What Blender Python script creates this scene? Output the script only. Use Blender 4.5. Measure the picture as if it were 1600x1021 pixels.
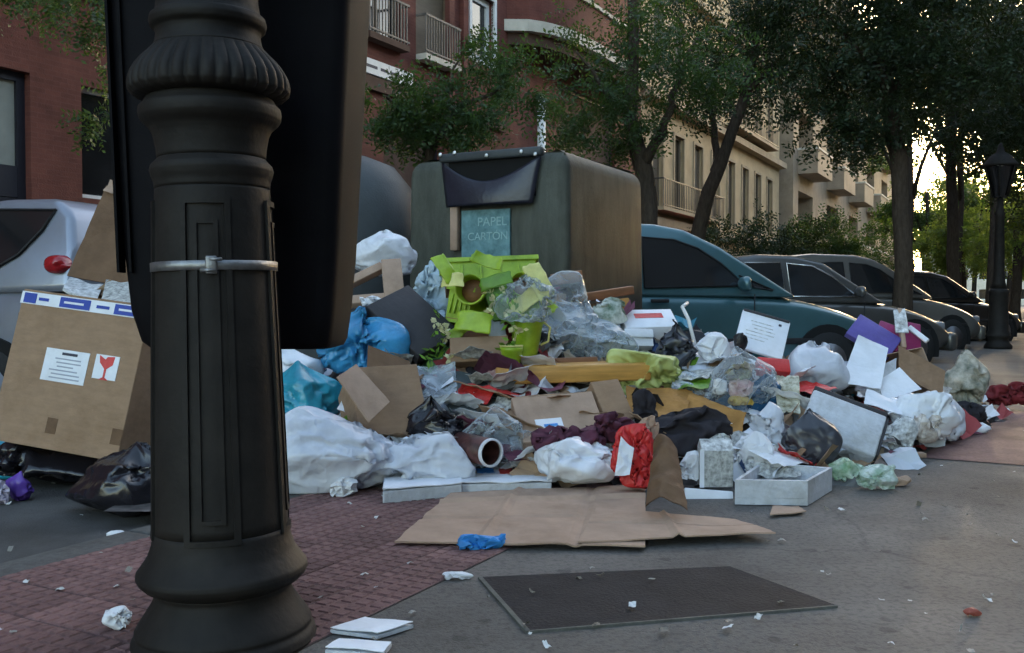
import bpy, bmesh, math, random
import numpy as np
from mathutils import Vector as V, Matrix, noise

for o in list(bpy.data.objects): bpy.data.objects.remove(o)
scene = bpy.context.scene
COL = scene.collection
R = math.radians
# ------------------------------------------------------------------ camera
CAMH, HOR, FPX = 0.8, 470.0, 1500.0
PITCH = math.atan((510.5 - HOR) / FPX)
cam = bpy.data.cameras.new('camera'); cam.sensor_width = 36; cam.lens = 36 * FPX / 1600
cam.clip_start = .05; cam.clip_end = 3000
co = bpy.data.objects.new('camera', cam); COL.objects.link(co)
co.location = (0, 0, CAMH); co.rotation_euler = (R(90) - PITCH, 0, 0)
scene.camera = co
# ------------------------------------------------------------------ sky, sun, exposure
SUN_AZ, SUN_EL = 23.6, 9.8            # degrees, azimuth from +Y towards +X
w = bpy.data.worlds.new('World'); scene.world = w; w.use_nodes = True
nt = w.node_tree; bg = nt.nodes['Background']
sky = nt.nodes.new('ShaderNodeTexSky'); sky.sky_type = 'NISHITA'; sky.sun_disc = False
sky.sun_elevation = R(SUN_EL); sky.sun_rotation = R(SUN_AZ); sky.air_density = 1.0; sky.dust_density = 2.0; sky.ozone_density = 0.6
nt.links.new(sky.outputs[0], bg.inputs[0]); bg.inputs[1].default_value = 0.15
sl = bpy.data.lights.new('sun', 'SUN'); sl.energy = 0.35; sl.angle = R(1.0); sl.color = (1, .78, .52)
so = bpy.data.objects.new('sun', sl); COL.objects.link(so)
sd = V((math.sin(R(SUN_AZ)) * math.cos(R(SUN_EL)), math.cos(R(SUN_AZ)) * math.cos(R(SUN_EL)), math.sin(R(SUN_EL))))
so.rotation_euler = sd.to_track_quat('Z', 'Y').to_euler(); so.location = sd * 200
vs = scene.view_settings; vs.view_transform = 'Standard'; vs.look = 'None'; vs.gamma = 1; vs.use_curve_mapping = False
vs.exposure = 2.7
scene.render.engine = 'CYCLES'
scene.cycles.use_denoising = True
scene.cycles.max_bounces = 4; scene.cycles.diffuse_bounces = 3; scene.cycles.transparent_max_bounces = 10; scene.cycles.use_adaptive_sampling = True; scene.cycles.adaptive_threshold = .03
# ------------------------------------------------------------------ geometry helpers
cp, sp = math.cos(PITCH), math.sin(PITCH)
FW, UP = V((0, cp, -sp)), V((0, sp, cp))
def ray(px, py): return FW + V(((px - 800) / FPX, 0, 0)) + UP * ((510.5 - py) / FPX)
CAMP = V((0, 0, CAMH))
def P(px, py, D):
    r = ray(px, py); return CAMP + r * (D / r.y)
def G(px, py, z=0.0):
    r = ray(px, py); return CAMP + r * ((z - CAMH) / r.z)
A = R(28.07); DX = V((math.sin(A), math.cos(A), 0)); NX = V((-math.cos(A), math.sin(A), 0))   # street direction, and towards the facades
def S(s, l, z=0): return DX * s + NX * l + V((0, 0, z))
# rubbish mound: front edge, crest and height against X
MX = [(-1.6, 4.3, 5.2, .0), (-1.1, 4.0, 5.3, .42), (-.62, 3.95, 5.45, .82), (-.3, 3.95, 5.5, .93), (.1, 4.0, 5.5, .90), (.5, 4.05, 5.6, .80), (.9, 4.0, 5.6, .66),
      (1.3, 3.95, 5.5, .50), (1.75, 4.3, 5.6, .40), (2.2, 5.0, 6.0, .34), (2.7, 5.5, 6.4, .26), (3.2, 6.2, 6.8, .12), (3.7, 6.6, 7.0, 0)]
def ease(t): t = max(0, min(1, t)); return t * t * (3 - 2 * t)
def mound(x, y):
    if x <= MX[0][0] or x >= MX[-1][0]: return 0
    for a, b in zip(MX, MX[1:]):
        if a[0] <= x <= b[0]:
            t = (x - a[0]) / (b[0] - a[0]); yf, yc, h = [a[k] + (b[k] - a[k]) * t for k in (1, 2, 3)]
            break
    if y < yf: return 0
    if y <= yc: return h * ((y - yf) / (yc - yf)) ** 1.15
    return h * (1 - ease((y - yc) / .9))
def M(px, py, dmin=2.2):
    r = ray(px, py); y = dmin
    while y < 14:
        p = CAMP + r * (y / r.y)
        if p.z <= mound(p.x, p.y): return p
        y += .02
    return CAMP + r * (6 / r.y)

def link(name, me, m=None, parent=None):
    o = bpy.data.objects.new(name, me); COL.objects.link(o)
    if m is not None and me is not None: me.materials.append(m)
    if parent is not None: o.parent = parent
    return o
def tag(o, label, cat, group=None, kind=None):
    if label: o['label'] = label
    if cat: o['category'] = cat
    if group: o['group'] = group
    if kind: o['kind'] = kind
    return o
def empty(name, label, cat, mat4=None, group=None):
    o = bpy.data.objects.new(name, None); COL.objects.link(o); o.empty_display_size = .1
    if mat4 is not None:
        o.matrix_world = mat4 if isinstance(mat4, Matrix) else Matrix.Translation(mat4)
    return tag(o, label, cat, group)
def mesh(verts, faces, smooth=False):
    me = bpy.data.meshes.new('m'); me.from_pydata([tuple(v) for v in verts], [], faces)
    if smooth: me.polygons.foreach_set('use_smooth', [True] * len(me.polygons))
    me.update(); return me
def bm2(bm, smooth=False):
    bmesh.ops.recalc_face_normals(bm, faces=bm.faces)
    me = bpy.data.meshes.new('m'); bm.to_mesh(me); bm.free()
    if smooth: me.polygons.foreach_set('use_smooth', [True] * len(me.polygons))
    return me
def box(x0, x1, y0, y1, z0, z1, bev=0, seg=2, smooth=None):
    bm = bmesh.new(); bmesh.ops.create_cube(bm, size=1)
    bmesh.ops.scale(bm, vec=(x1 - x0, y1 - y0, z1 - z0), verts=bm.verts)
    bmesh.ops.translate(bm, vec=((x0 + x1) / 2, (y0 + y1) / 2, (z0 + z1) / 2), verts=bm.verts)
    if bev: bmesh.ops.bevel(bm, geom=bm.edges[:], offset=bev, segments=seg, profile=.5, affect='EDGES')
    return bm2(bm, bool(bev) if smooth is None else smooth)
def lathe(prof, n=32, mod=None, caps=True):
    vs_, fs = [], []
    for i, (r, z) in enumerate(prof):
        for k in range(n):
            a = 2 * math.pi * k / n; rr = r if mod is None else mod(r, z, a)
            vs_.append((rr * math.cos(a), rr * math.sin(a), z))
    for i in range(len(prof) - 1):
        for k in range(n):
            a, b = i * n + k, i * n + (k + 1) % n; fs.append((a, b, b + n, a + n))
    if caps:
        fs.append(tuple(range(n))[::-1]); m_ = (len(prof) - 1) * n; fs.append(tuple(range(m_, m_ + n)))
    return mesh(vs_, fs, True)
def tube(pts, radii, n=8):
    pts = [V(p) for p in pts]; vs_, fs = [], []
    for i, p in enumerate(pts):
        t = (pts[min(i + 1, len(pts) - 1)] - pts[max(i - 1, 0)]).normalized()
        u = t.cross(V((.31, .52, .79))).normalized(); v = t.cross(u)
        r = radii[i] if hasattr(radii, '__len__') else radii
        for k in range(n):
            a = 2 * math.pi * k / n; vs_.append(p + (u * math.cos(a) + v * math.sin(a)) * r)
    for i in range(len(pts) - 1):
        for k in range(n):
            a, b = i * n + k, i * n + (k + 1) % n; fs.append((a, b, b + n, a + n))
    fs.append(tuple(range(n))[::-1]); m_ = (len(pts) - 1) * n; fs.append(tuple(range(m_, m_ + n)))
    return vs_, fs
def tubem(pts, radii, n=8): return mesh(*tube(pts, radii, n), True)
def joinvf(parts):
    vs_, fs = [], []
    for v, f in parts:
        k = len(vs_); vs_ += list(v); fs += [tuple(i + k for i in q) for q in f]
    return vs_, fs
def nz(p, s, seed): return noise.noise(V(p) * s + V((seed * 7.13, seed * 3.71, seed * 1.37)))
def sheet(p00, p10, p11, p01, nu=16, nv=12, amp=.01, thick=.003, seed=1, ragged=0.0, freq=5, smooth=False, sag=0.0, local=True, folds=()):
    """a thin crumpled sheet over four world corners -> mesh about its first corner"""
    c = [V(p) for p in (p00, p10, p11, p01)]
    nrm = (c[1] - c[0]).cross(c[3] - c[0]).normalized()
    if nrm.z < 0: nrm = -nrm
    top, n2 = [], (nu + 1) * (nv + 1)
    for j in range(nv + 1):
        for i in range(nu + 1):
            u, v = i / nu, j / nv
            if ragged:
                eu = min(u, 1 - u); ev = min(v, 1 - v)
                if ev == 0: v += (1 if v == 0 else -1) * ragged * (noise.noise(V((u * 9, seed, v * 3))) * .5 + .5)
                if eu == 0: u += (1 if u == 0 else -1) * ragged * (noise.noise(V((v * 9, seed + 4, u * 3))) * .5 + .5)
            p = c[0] * (1 - u) * (1 - v) + c[1] * u * (1 - v) + c[2] * u * v + c[3] * (1 - u) * v
            fo = sum(fh * max(0, 1 - abs((u if fa == 0 else v) - fp) / .03) for fa, fp, fh in folds)
            k = 1 - 2 * abs(nz(p, freq, seed)); k2 = nz(p, freq * 2.3, seed + 9)
            top.append(p + nrm * (fo + amp * (k * .8 + k2 * .6) - sag * 4 * u * (1 - u)))
    base = c[0] if local else V((0, 0, 0))
    vs_ = [p - base for p in top] + [p - base - nrm * thick for p in top]; fs = []; W = nu + 1
    for j in range(nv):
        for i in range(nu):
            a = j * W + i; fs.append((a, a + 1, a + 1 + W, a + W)); fs.append((a + n2, a + W + n2, a + 1 + W + n2, a + 1 + n2))
    for i in range(nu):
        a, b = i, i + 1; fs.append((a, a + n2, b + n2, b)); a, b = nv * W + i, nv * W + i + 1; fs.append((b, b + n2, a + n2, a))
    for j in range(nv):
        a, b = j * W, (j + 1) * W; fs.append((b, b + n2, a + n2, a)); a, b = j * W + nu, (j + 1) * W + nu; fs.append((a, a + n2, b + n2, b))
    return mesh(vs_, fs, smooth), base
ICO = {}
def ico(sub):
    if sub not in ICO:
        bm = bmesh.new(); bmesh.ops.create_icosphere(bm, subdivisions=sub, radius=1)
        bm.verts.ensure_lookup_table()
        ICO[sub] = ([v.co.copy() for v in bm.verts], [tuple(v.index for v in f.verts) for f in bm.faces]); bm.free()
    return ICO[sub]
NB = {}
def ico_np(sub):
    if sub not in NB:
        vv, ff = ico(sub); n = len(vv); nb = [set() for _ in range(n)]
        for a, b, c in ff: nb[a] |= {b, c}; nb[b] |= {a, c}; nb[c] |= {a, b}
        arr = np.array([list(k) + [i] * (6 - len(k)) for i, k in enumerate(nb)]); NB[sub] = (np.array(vv, float), ff, arr, (arr != np.arange(n)[:, None]))
    return NB[sub]
def buckle(X0, nb, mask, stretch, iters, rng, bend=.05, kick=.10, ks=8, ceil=.02, floor=None, zmin=.42):
    """film with more area than room: relaxes the excess into creases"""
    n = len(X0); E0 = X0[nb] - X0[:, None]; L = np.linalg.norm(E0, axis=2); cnt = mask.sum(1)[:, None]
    ax = rng.normal(size=3); ax /= np.linalg.norm(ax); al = np.abs((E0 @ ax)) / (L + 1e-9)
    def smooth(k, m):
        for _ in range(m): k = .3 * k + .7 * (k[nb, 0] * mask).sum(1, keepdims=True) / cnt
        return k / np.abs(k).std()
    c = smooth(rng.normal(size=(n, 1)), ks) + .5 * smooth(rng.normal(size=(n, 1)), max(2, ks // 4))
    z = smooth(rng.normal(size=(n, 1)), ks * 4); z = np.clip(.62 + .5 * z, zmin, 1.7)
    L = L * (1 + stretch * (1.7 - 1.5 * al) * z)
    nrm = X0 - X0.mean(0); nrm /= np.linalg.norm(nrm, axis=1)[:, None] + 1e-9
    X = X0 - nrm * np.abs(c) * kick * .5 * z
    for it in range(iters):
        E = X[nb] - X[:, None]; l = np.linalg.norm(E, axis=2); f = np.where(mask, (l - L) / (l + 1e-9), 0)[..., None]
        X = X + (E * f).sum(1) / cnt * .9
        X = X + bend * ((X[nb] * mask[..., None]).sum(1) / cnt - X)
        dn = ((X - X0) * nrm).sum(1, keepdims=True); X = X - nrm * np.maximum(dn - ceil, 0) - nrm * np.minimum(dn + .35, 0) 
        if floor is not None: X[:, 2] = np.maximum(X[:, 2], floor)
    return X
def bag_mesh(w, d, h, seed, sub=4, cr=.16, knot=True, smooth=True, pleats=9, flat=.7, dents=14, cloth=False, shape=False):
    U, ff, nb, mask = ico_np(sub); rng = np.random.default_rng(seed); so_ = V((seed * 5.1, seed * 2.3, seed * 8.7))
    n1 = np.array([noise.noise(V(v) * 1.1 + so_) for v in U]); X = U * (1 + .28 * n1)[:, None]
    for _ in range(dents if cr > 0 else 0):
        n_ = rng.normal(size=3) * (1, 1, .8); n_ /= np.linalg.norm(n_); e = X @ n_ - rng.uniform(.6, .9); X = X - np.outer(np.maximum(e, 0) * .85, n_)
    if knot:
        t = np.clip((U[:, 2] - .66) / .34, 0, 1); t = t * t * (3 - 2 * t); X[:, :2] *= (1 - .82 * t)[:, None]; X[:, 2] += .3 * t
    fl = -flat; lowz = X[:, 2] < fl; X[lowz, 2] = fl + (X[lowz, 2] - fl) * .1
    sc0 = np.array([w, d, h]); sc0 = sc0 / sc0.max(); X = X * sc0
    if cr > 0: X = buckle(X, nb, mask, cr * (1.5 if not cloth else 2.2), 60 if sub < 5 else 90, rng, .04 if not cloth else .12, .10 if not cloth else .2, (5 if sub < 5 else 14) * (3 if cloth else 1), .02, X[:, 2].min() - .01, .9 if cloth else .2)
    lo, hi = X.min(0), X.max(0); X = (X - (lo + hi) / 2) / (hi - lo) * (w, d, h); X[:, 2] += h / 2
    return mesh(X.tolist(), ff, smooth)
# ------------------------------------------------------------------ materials
def mat(name, col, rough=.6, var=.18, scale=6, bump=.15, bscale=40, metal=0, spec=.4, col2=None, transl=0, clear=0, crinkle=0, stain=0, stretch=None, coat=0, island=0, tcol=None):
    m = bpy.data.materials.new(name); m.use_nodes = True; t = m.node_tree; N = t.nodes; L = t.links
    b = N['Principled BSDF']; out = N['Material Output']
    b.inputs['Roughness'].default_value = rough; b.inputs['Metallic'].default_value = metal
    b.inputs['Specular IOR Level'].default_value = spec; b.inputs['Coat Weight'].default_value = coat
    tc = N.new('ShaderNodeTexCoord'); src = tc.outputs['Object']
    if stretch:
        mp = N.new('ShaderNodeMapping'); mp.inputs['Scale'].default_value = stretch; L.new(src, mp.inputs[0]); src = mp.outputs[0]
    n = N.new('ShaderNodeTexNoise'); n.inputs['Scale'].default_value = scale; n.inputs['Detail'].default_value = 6; n.inputs['Roughness'].default_value = .65
    L.new(src, n.inputs['Vector'])
    rp = N.new('ShaderNodeValToRGB'); c1 = [c * (1 - var) for c in col]; c2 = col2 or [min(1, c * (1 + var)) for c in col]
    rp.color_ramp.elements[0].position = .32; rp.color_ramp.elements[1].position = .68
    rp.color_ramp.elements[0].color = (*c1, 1); rp.color_ramp.elements[1].color = (*c2, 1)
    L.new(n.outputs['Fac'], rp.inputs[0]); colout = rp.outputs[0]
    if stain:
        n3 = N.new('ShaderNodeTexNoise'); n3.inputs['Scale'].default_value = scale * .35; n3.inputs['Detail'].default_value = 8; n3.inputs['Roughness'].default_value = .7
        L.new(tc.outputs['Object'], n3.inputs['Vector'])
        r3 = N.new('ShaderNodeValToRGB'); r3.color_ramp.elements[0].position = .48; r3.color_ramp.elements[1].position = .66
        r3.color_ramp.elements[0].color = (1, 1, 1, 1); k = 1 - stain; r3.color_ramp.elements[1].color = (k, k * .97, k * .92, 1)
        L.new(n3.outputs['Fac'], r3.inputs[0]); mx = N.new('ShaderNodeMixRGB'); mx.blend_type = 'MULTIPLY'; mx.inputs[0].default_value = 1
        L.new(colout, mx.inputs[1]); L.new(r3.outputs[0], mx.inputs[2]); colout = mx.outputs[0]
    if island:
        ge = N.new('ShaderNodeNewGeometry'); hs = N.new('ShaderNodeHueSaturation'); ma = N.new('ShaderNodeMapRange')
        ma.inputs[3].default_value = 1 - island; ma.inputs[4].default_value = 1 + island; L.new(ge.outputs['Random Per Island'], ma.inputs[0])
        L.new(ma.outputs[0], hs.inputs['Value']); L.new(colout, hs.inputs['Color']); colout = hs.outputs[0]
    L.new(colout, b.inputs['Base Color'])
    nb = N.new('ShaderNodeTexNoise'); nb.inputs['Scale'].default_value = bscale; nb.inputs['Detail'].default_value = 5
    if crinkle:
        nb.noise_type = 'RIDGED_MULTIFRACTAL'; nb.inputs['Scale'].default_value = crinkle; nb.inputs['Distortion'].default_value = .6
        nb.inputs['Detail'].default_value = 3
    L.new(src, nb.inputs['Vector'])
    bp = N.new('ShaderNodeBump'); bp.inputs['Strength'].default_value = bump; bp.inputs['Distance'].default_value = .02
    L.new(nb.outputs['Fac'], bp.inputs['Height']); L.new(bp.outputs[0], b.inputs['Normal'])
    sh = b.outputs[0]
    if transl:
        tr = N.new('ShaderNodeBsdfTranslucent'); L.new(bp.outputs[0], tr.inputs['Normal'])
        if tcol: tr.inputs['Color'].default_value = (*tcol, 1)
        else: L.new(colout, tr.inputs['Color'])
        mx = N.new('ShaderNodeMixShader'); mx.inputs[0].default_value = transl; L.new(sh, mx.inputs[1]); L.new(tr.outputs[0], mx.inputs[2]); sh = mx.outputs[0]
    if clear:
        tp = N.new('ShaderNodeBsdfTransparent'); tp.inputs[0].default_value = (.93, .95, .96, 1); mx = N.new('ShaderNodeMixShader')
        fr = N.new('ShaderNodeLayerWeight'); fr.inputs[0].default_value = .35; L.new(bp.outputs[0], fr.inputs['Normal'])
        mr = N.new('ShaderNodeMapRange'); mr.inputs[3].default_value = clear; mr.inputs[4].default_value = clear * .25; L.new(fr.outputs['Facing'], mr.inputs[0])
        L.new(mr.outputs[0], mx.inputs[0]); L.new(sh, mx.inputs[1]); L.new(tp.outputs[0], mx.inputs[2]); sh = mx.outputs[0]
    L.new(sh, out.inputs[0]); return m
def wear(m, tile=False):
    """thin cracks, gum spots and crumbs of dirt, plus a shade of its own for each tile"""
    t = m.node_tree; N = t.nodes; L = t.links; b = N['Principled BSDF']; src = b.inputs['Base Color'].links[0].from_socket
    tc = N.new('ShaderNodeTexCoord'); ge = N.new('ShaderNodeNewGeometry'); pos = ge.outputs['Position']
    def mul(col_in, fac_out, r0, r1, c0):
        rp = N.new('ShaderNodeValToRGB'); rp.color_ramp.elements[0].position = r0; rp.color_ramp.elements[1].position = r1; rp.color_ramp.elements[0].color = (c0, c0, c0, 1); rp.color_ramp.elements[1].color = (1, 1, 1, 1)
        L.new(fac_out, rp.inputs[0]); mx = N.new('ShaderNodeMixRGB'); mx.blend_type = 'MULTIPLY'; mx.inputs[0].default_value = 1; L.new(col_in, mx.inputs[1]); L.new(rp.outputs[0], mx.inputs[2]); return mx.outputs[0]
    nn = N.new('ShaderNodeTexNoise'); nn.inputs['Scale'].default_value = 3; nn.inputs['Detail'].default_value = 5; L.new(pos, nn.inputs['Vector'])
    ad = N.new('ShaderNodeVectorMath'); ad.operation = 'MULTIPLY_ADD'; ad.inputs[1].default_value = (.35, .35, .35); L.new(nn.outputs['Color'], ad.inputs[0]); L.new(pos, ad.inputs[2])
    if not tile:
        vc = N.new('ShaderNodeTexVoronoi'); vc.feature = 'DISTANCE_TO_EDGE'; vc.inputs['Scale'].default_value = .55; L.new(ad.outputs[0], vc.inputs['Vector']); src = mul(src, vc.outputs['Distance'], .002, .008, .8)
        vg = N.new('ShaderNodeTexVoronoi'); vg.inputs['Scale'].default_value = 5.5; vg.inputs['Randomness'].default_value = 1; L.new(pos, vg.inputs['Vector']); src = mul(src, vg.outputs['Distance'], .10, .13, .68)
    n2 = N.new('ShaderNodeTexNoise'); n2.inputs['Scale'].default_value = 55; n2.inputs['Detail'].default_value = 3; L.new(pos, n2.inputs['Vector']); src = mul(src, n2.outputs['Fac'], .36, .52, .72)
    n4 = N.new('ShaderNodeTexNoise'); n4.inputs['Scale'].default_value = .9; n4.inputs['Detail'].default_value = 7; L.new(ad.outputs[0], n4.inputs['Vector']); src = mul(src, n4.outputs['Fac'], .35, .6, .72)
    if tile:
        oi = N.new('ShaderNodeObjectInfo'); src = mul(src, oi.outputs['Random'], 0, 1, .68)
    L.new(src, b.inputs['Base Color'])
def bagm(name, col, var=.2, transl=.25, clear=0, rough=.26, crinkle=24, bump=.25):
    transl *= .3
    return mat(name, col, rough, var, 5, bump, 40, transl=transl, clear=clear, crinkle=crinkle, spec=.55)
m_iron = mat('cast_iron', (.0115, .0095, .0080), .68, .35, 7, .10, 45, spec=.26, col2=(.020, .0165, .0135), stain=.35)
m_binpl = mat('bin_plastic', (.0055, .005, .0062), .75, .25, 4, .05, 120, spec=.1)
m_strap = mat('steel_strap', (.22, .22, .22), .45, .3, 20, .1, 80, metal=.8)
m_asph = mat('asphalt_walk', (.150, .136, .122), .85, .22, 2.2, .4, 140, stain=.34, spec=.3)
wear(m_asph)
m_road = mat('road_asphalt', (.085, .082, .078), .88, .25, 2.0, .5, 130, stain=.3, spec=.25)
m_tile = mat('red_tile', (.235, .125, .117), .8, .25, 5, .2, 120, stain=.4, col2=(.29, .165, .152), spec=.25)
wear(m_tile, True)
m_grout = mat('tile_bed', (.085, .066, .062), .9, .2, 20, .2, 90)
m_kerb = mat('granite_kerb', (.085, .083, .078), .8, .25, 40, .2, 150, stain=.3)
m_plate = mat('cover_plate', (.021, .019, .020), .8, .3, 7, .35, 110, stain=.3, spec=.2)
m_rim = mat('plate_rim', (.085, .085, .075), .7, .3, 20, .2, 80)
m_card = mat('cardboard', (.31, .20, .125), .85, .12, 10, .12, 90, stain=.18, stretch=(1, 1, 3), spec=.2)
m_card2 = mat('cardboard_pale', (.39, .27, .195), .85, .12, 9, .12, 90, stain=.2, spec=.2)
m_card3 = mat('cardboard_dark', (.16, .095, .055), .85, .15, 9, .12, 90, stain=.25, spec=.2)
m_ochre = mat('ochre_card', (.40, .20, .055), .8, .15, 9, .15, 60, stain=.25, spec=.25)
m_paperbag = mat('kraft_paper', (.25, .17, .10), .8, .15, 8, .5, 40, crinkle=9, spec=.2)
m_wood = mat('varnished_wood', (.52, .27, .065), .45, .22, 5, .1, 40, stretch=(1, 9, 9), spec=.45)
m_woodb = mat('brown_wood', (.23, .10, .045), .55, .25, 5, .1, 40, stretch=(1, 9, 9))
m_white = mat('white_card', (.74, .76, .80), .6, .07, 6, .1, 50, stain=.14)
m_paper = mat('white_paper', (.80, .81, .84), .7, .06, 8, .25, 40, crinkle=12, transl=.12, stain=.1)
m_foam = mat('grey_foam', (.52, .54, .57), .7, .12, 18, .3, 60, stain=.2)
m_print = mat('printed_sheet', (.55, .56, .55), .6, .55, 38, .2, 40, col2=(.80, .81, .80))
m_news = mat('newsprint', (.30, .30, .28), .7, .5, 45, .25, 40, col2=(.62, .62, .58))
m_black = mat('black_plastic', (.012, .011, .013), .35, .3, 6, .2, 50, spec=.5)
m_dkgrey = mat('dark_grey_card', (.035, .033, .036), .7, .2, 6, .1, 50)
m_slate = mat('slate_card', (.10, .125, .13), .65, .2, 6, .15, 40, stain=.2)
m_red = mat('red_plastic', (.55, .035, .03), .4, .2, 8, .2, 40)
m_magenta = mat('magenta_card', (.25, .02, .10), .5, .2, 8, .1, 40)
m_violet = mat('violet_card', (.10, .075, .30), .5, .2, 8, .1, 40)
m_blue = mat('blue_print', (.02, .05, .32), .5, .15, 8, .05, 40)
m_blueb = mat('bright_blue', (.04, .25, .62), .4, .2, 9, .3, 40, crinkle=10)
m_lime = mat('lime_plastic', (.27, .44, .012), .38, .28, 7, .1, 30, col2=(.42, .58, .04), spec=.5)
m_limed = mat('green_plastic', (.12, .25, .02), .4, .3, 7, .1, 30)
m_yel = mat('pale_yellow', (.72, .68, .24), .5, .2, 9, .1, 30)
m_text = mat('dark_ink', (.05, .05, .07), .7, .1, 9, 0, 30)
b_white = mat('white_bag', (.74, .77, .83), .26, .05, 6, .35, 40, col2=(.88, .90, .94), transl=.08, crinkle=22, spec=.6)
b_milky = mat('milky_bag', (.64, .68, .77), .24, .06, 5, .4, 40, col2=(.84, .87, .93), transl=.1, clear=.16, crinkle=20, spec=.6)
b_clear = bagm('clear_bag', (.70, .76, .80), .12, .2, .92, .14, 18, .6)
b_black = bagm('black_bag', (.013, .012, .016), .3, 0, 0, .27, 12, .6)
b_grey = bagm('charcoal_bag', (.045, .047, .058), .3, .05, 0, .3, 12, .6)
b_cyan = bagm('turquoise_bag', (.03, .30, .42), .3, .3)
b_blue = bagm('blue_bag', (.05, .29, .55), .35, .25)
b_pale = bagm('pale_blue_bag', (.52, .66, .76), .18, .3, .15)
b_green = bagm('green_bag', (.13, .30, .14), .3, .3, .2)
b_yel = bagm('yellow_green_bag', (.52, .58, .20), .14, .3, 0, .4, 9, .3)
b_teal = bagm('navy_teal_bag', (.015, .075, .16), .3, .2)
c_maroon = mat('maroon_cloth', (.10, .028, .05), .85, .3, 9, .5, 30, crinkle=8)
c_black = mat('black_cloth', (.022, .019, .024), .85, .35, 9, .6, 30, crinkle=8)
c_red = mat('dark_red_cloth', (.16, .015, .018), .85, .3, 9, .5, 30, crinkle=8)
m_gbin = mat('container_shell', (.070, .075, .060), .6, .3, 3, .25, 60, stain=.38, spec=.3, stretch=(4, 4, .8))
m_gbin2 = mat('igloo_shell', (.045, .052, .055), .55, .16, 3, .12, 70, stain=.2, spec=.35)
m_flap = mat('rubber_flap', (.018, .019, .03), .35, .2, 6, .15, 30, spec=.5)
m_hole = mat('inside_shade', (.004, .004, .004), .9, .1, 6, 0, 30)  # near-black colour stands for the shade inside openings
m_poster = mat('teal_poster', (.075, .20, .22), .5, .3, 14, .1, 40, col2=(.16, .32, .34))
m_pale = mat('pale_lettering', (.26, .42, .42), .6, .1, 9, 0, 30)
m_rivet = mat('rivet', (.75, .75, .72), .35, .05, 9, 0, 30, metal=.6)
m_brick = mat('red_brick', (.135, .047, .035), .85, .25, 1.0, .4, 40, stain=.35, spec=.2)
def bricks(m):
    t = m.node_tree; N = t.nodes; L = t.links; b = N['Principled BSDF']; src = b.inputs['Base Color'].links[0].from_socket; tc = N.new('ShaderNodeTexCoord'); sx_ = N.new('ShaderNodeSeparateXYZ'); cx_ = N.new('ShaderNodeCombineXYZ')
    L.new(tc.outputs['Object'], sx_.inputs[0]); L.new(sx_.outputs[0], cx_.inputs[0]); L.new(sx_.outputs[2], cx_.inputs[1])
    br = N.new('ShaderNodeTexBrick'); br.inputs['Scale'].default_value = 1; br.inputs['Brick Width'].default_value = .26; br.inputs['Row Height'].default_value = .075; br.inputs['Mortar Size'].default_value = .007
    br.inputs['Color1'].default_value = (.88, .88, .88, 1); br.inputs['Color2'].default_value = (1.08, 1.05, 1.02, 1); br.inputs['Mortar'].default_value = (1.05, 1.15, 1.2, 1); L.new(cx_.outputs[0], br.inputs['Vector'])
    mx = N.new('ShaderNodeMixRGB'); mx.blend_type = 'MULTIPLY'; mx.inputs[0].default_value = 1; L.new(src, mx.inputs[1]); L.new(br.outputs['Color'], mx.inputs[2]); L.new(mx.outputs[0], b.inputs['Base Color'])
bricks(m_brick)
m_brickd = mat('brown_render', (.095, .055, .04), .85, .2, 1.3, .3, 40, stain=.25, spec=.2)
m_cream = mat('cream_stone', (.55, .49, .40), .8, .12, 2, .2, 40, stain=.2)
m_wframe = mat('white_frame', (.70, .69, .66), .55, .06, 6, .05, 40)
m_dframe = mat('dark_frame', (.015, .014, .02), .5, .1, 6, .05, 40)
m_glass = mat('window_glass', (.012, .012, .013), .08, .3, 1.5, .02, 4, spec=.8)
m_blind = mat('shop_blind', (.30, .29, .24), .7, .15, 1.2, .05, 20)
m_shut = mat('brown_shutter', (.16, .115, .075), .7, .15, 4, .1, 30, stretch=(1, 1, 8))
m_tan = mat('tan_render', (.47, .34, .20), .85, .14, .9, .3, 30, stain=.22, spec=.2)
m_tand = mat('tan_trim', (.40, .29, .18), .85, .14, 1.5, .3, 30, stain=.2)
m_beige = mat('beige_brick', (.30, .22, .15), .85, .16, 1.1, .3, 30, stain=.25)
m_rail = mat('iron_railing', (.05, .042, .036), .6, .2, 6, .1, 30)
m_rail2 = mat('grey_railing', (.15, .125, .105), .6, .2, 6, .1, 30)
m_bark = mat('bark', (.060, .045, .033), .9, .35, 9, .8, 25, stretch=(3, 3, .7), spec=.15)
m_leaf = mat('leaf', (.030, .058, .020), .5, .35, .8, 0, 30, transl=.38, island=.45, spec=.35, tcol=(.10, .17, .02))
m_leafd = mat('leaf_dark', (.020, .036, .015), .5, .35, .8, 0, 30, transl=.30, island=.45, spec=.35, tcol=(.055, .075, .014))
m_leafy = mat('leaf_sunlit', (.075, .12, .022), .5, .3, .8, 0, 30, transl=.5, island=.5, spec=.35, tcol=(.22, .29, .04))  # brighter leaf copy: sunshine on the far crowns is put into its colour
m_tyre = mat('tyre', (.012, .012, .012), .8, .2, 9, .2, 60)
m_alloy = mat('wheel_rim', (.30, .30, .31), .35, .1, 9, 0, 30, metal=.8)
m_carglass = mat('car_glass', (.012, .014, .016), .06, .2, 2, 0, 30, spec=.9)
m_trim = mat('car_trim', (.015, .015, .016), .6, .1, 9, 0, 30)
m_tail = mat('tail_light', (.32, .012, .016), .2, .15, 30, .05, 60, spec=.7)
m_lamp = mat('head_light', (.22, .23, .25), .1, .1, 30, .05, 60, spec=.8)
m_chrome = mat('bright_trim', (.75, .74, .70), .2, .05, 9, 0, 30, metal=.9)
def paint(name, c): return mat(name, c, .28, .06, 2, .01, 30, metal=.35, coat=.5, stain=.12)
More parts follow.
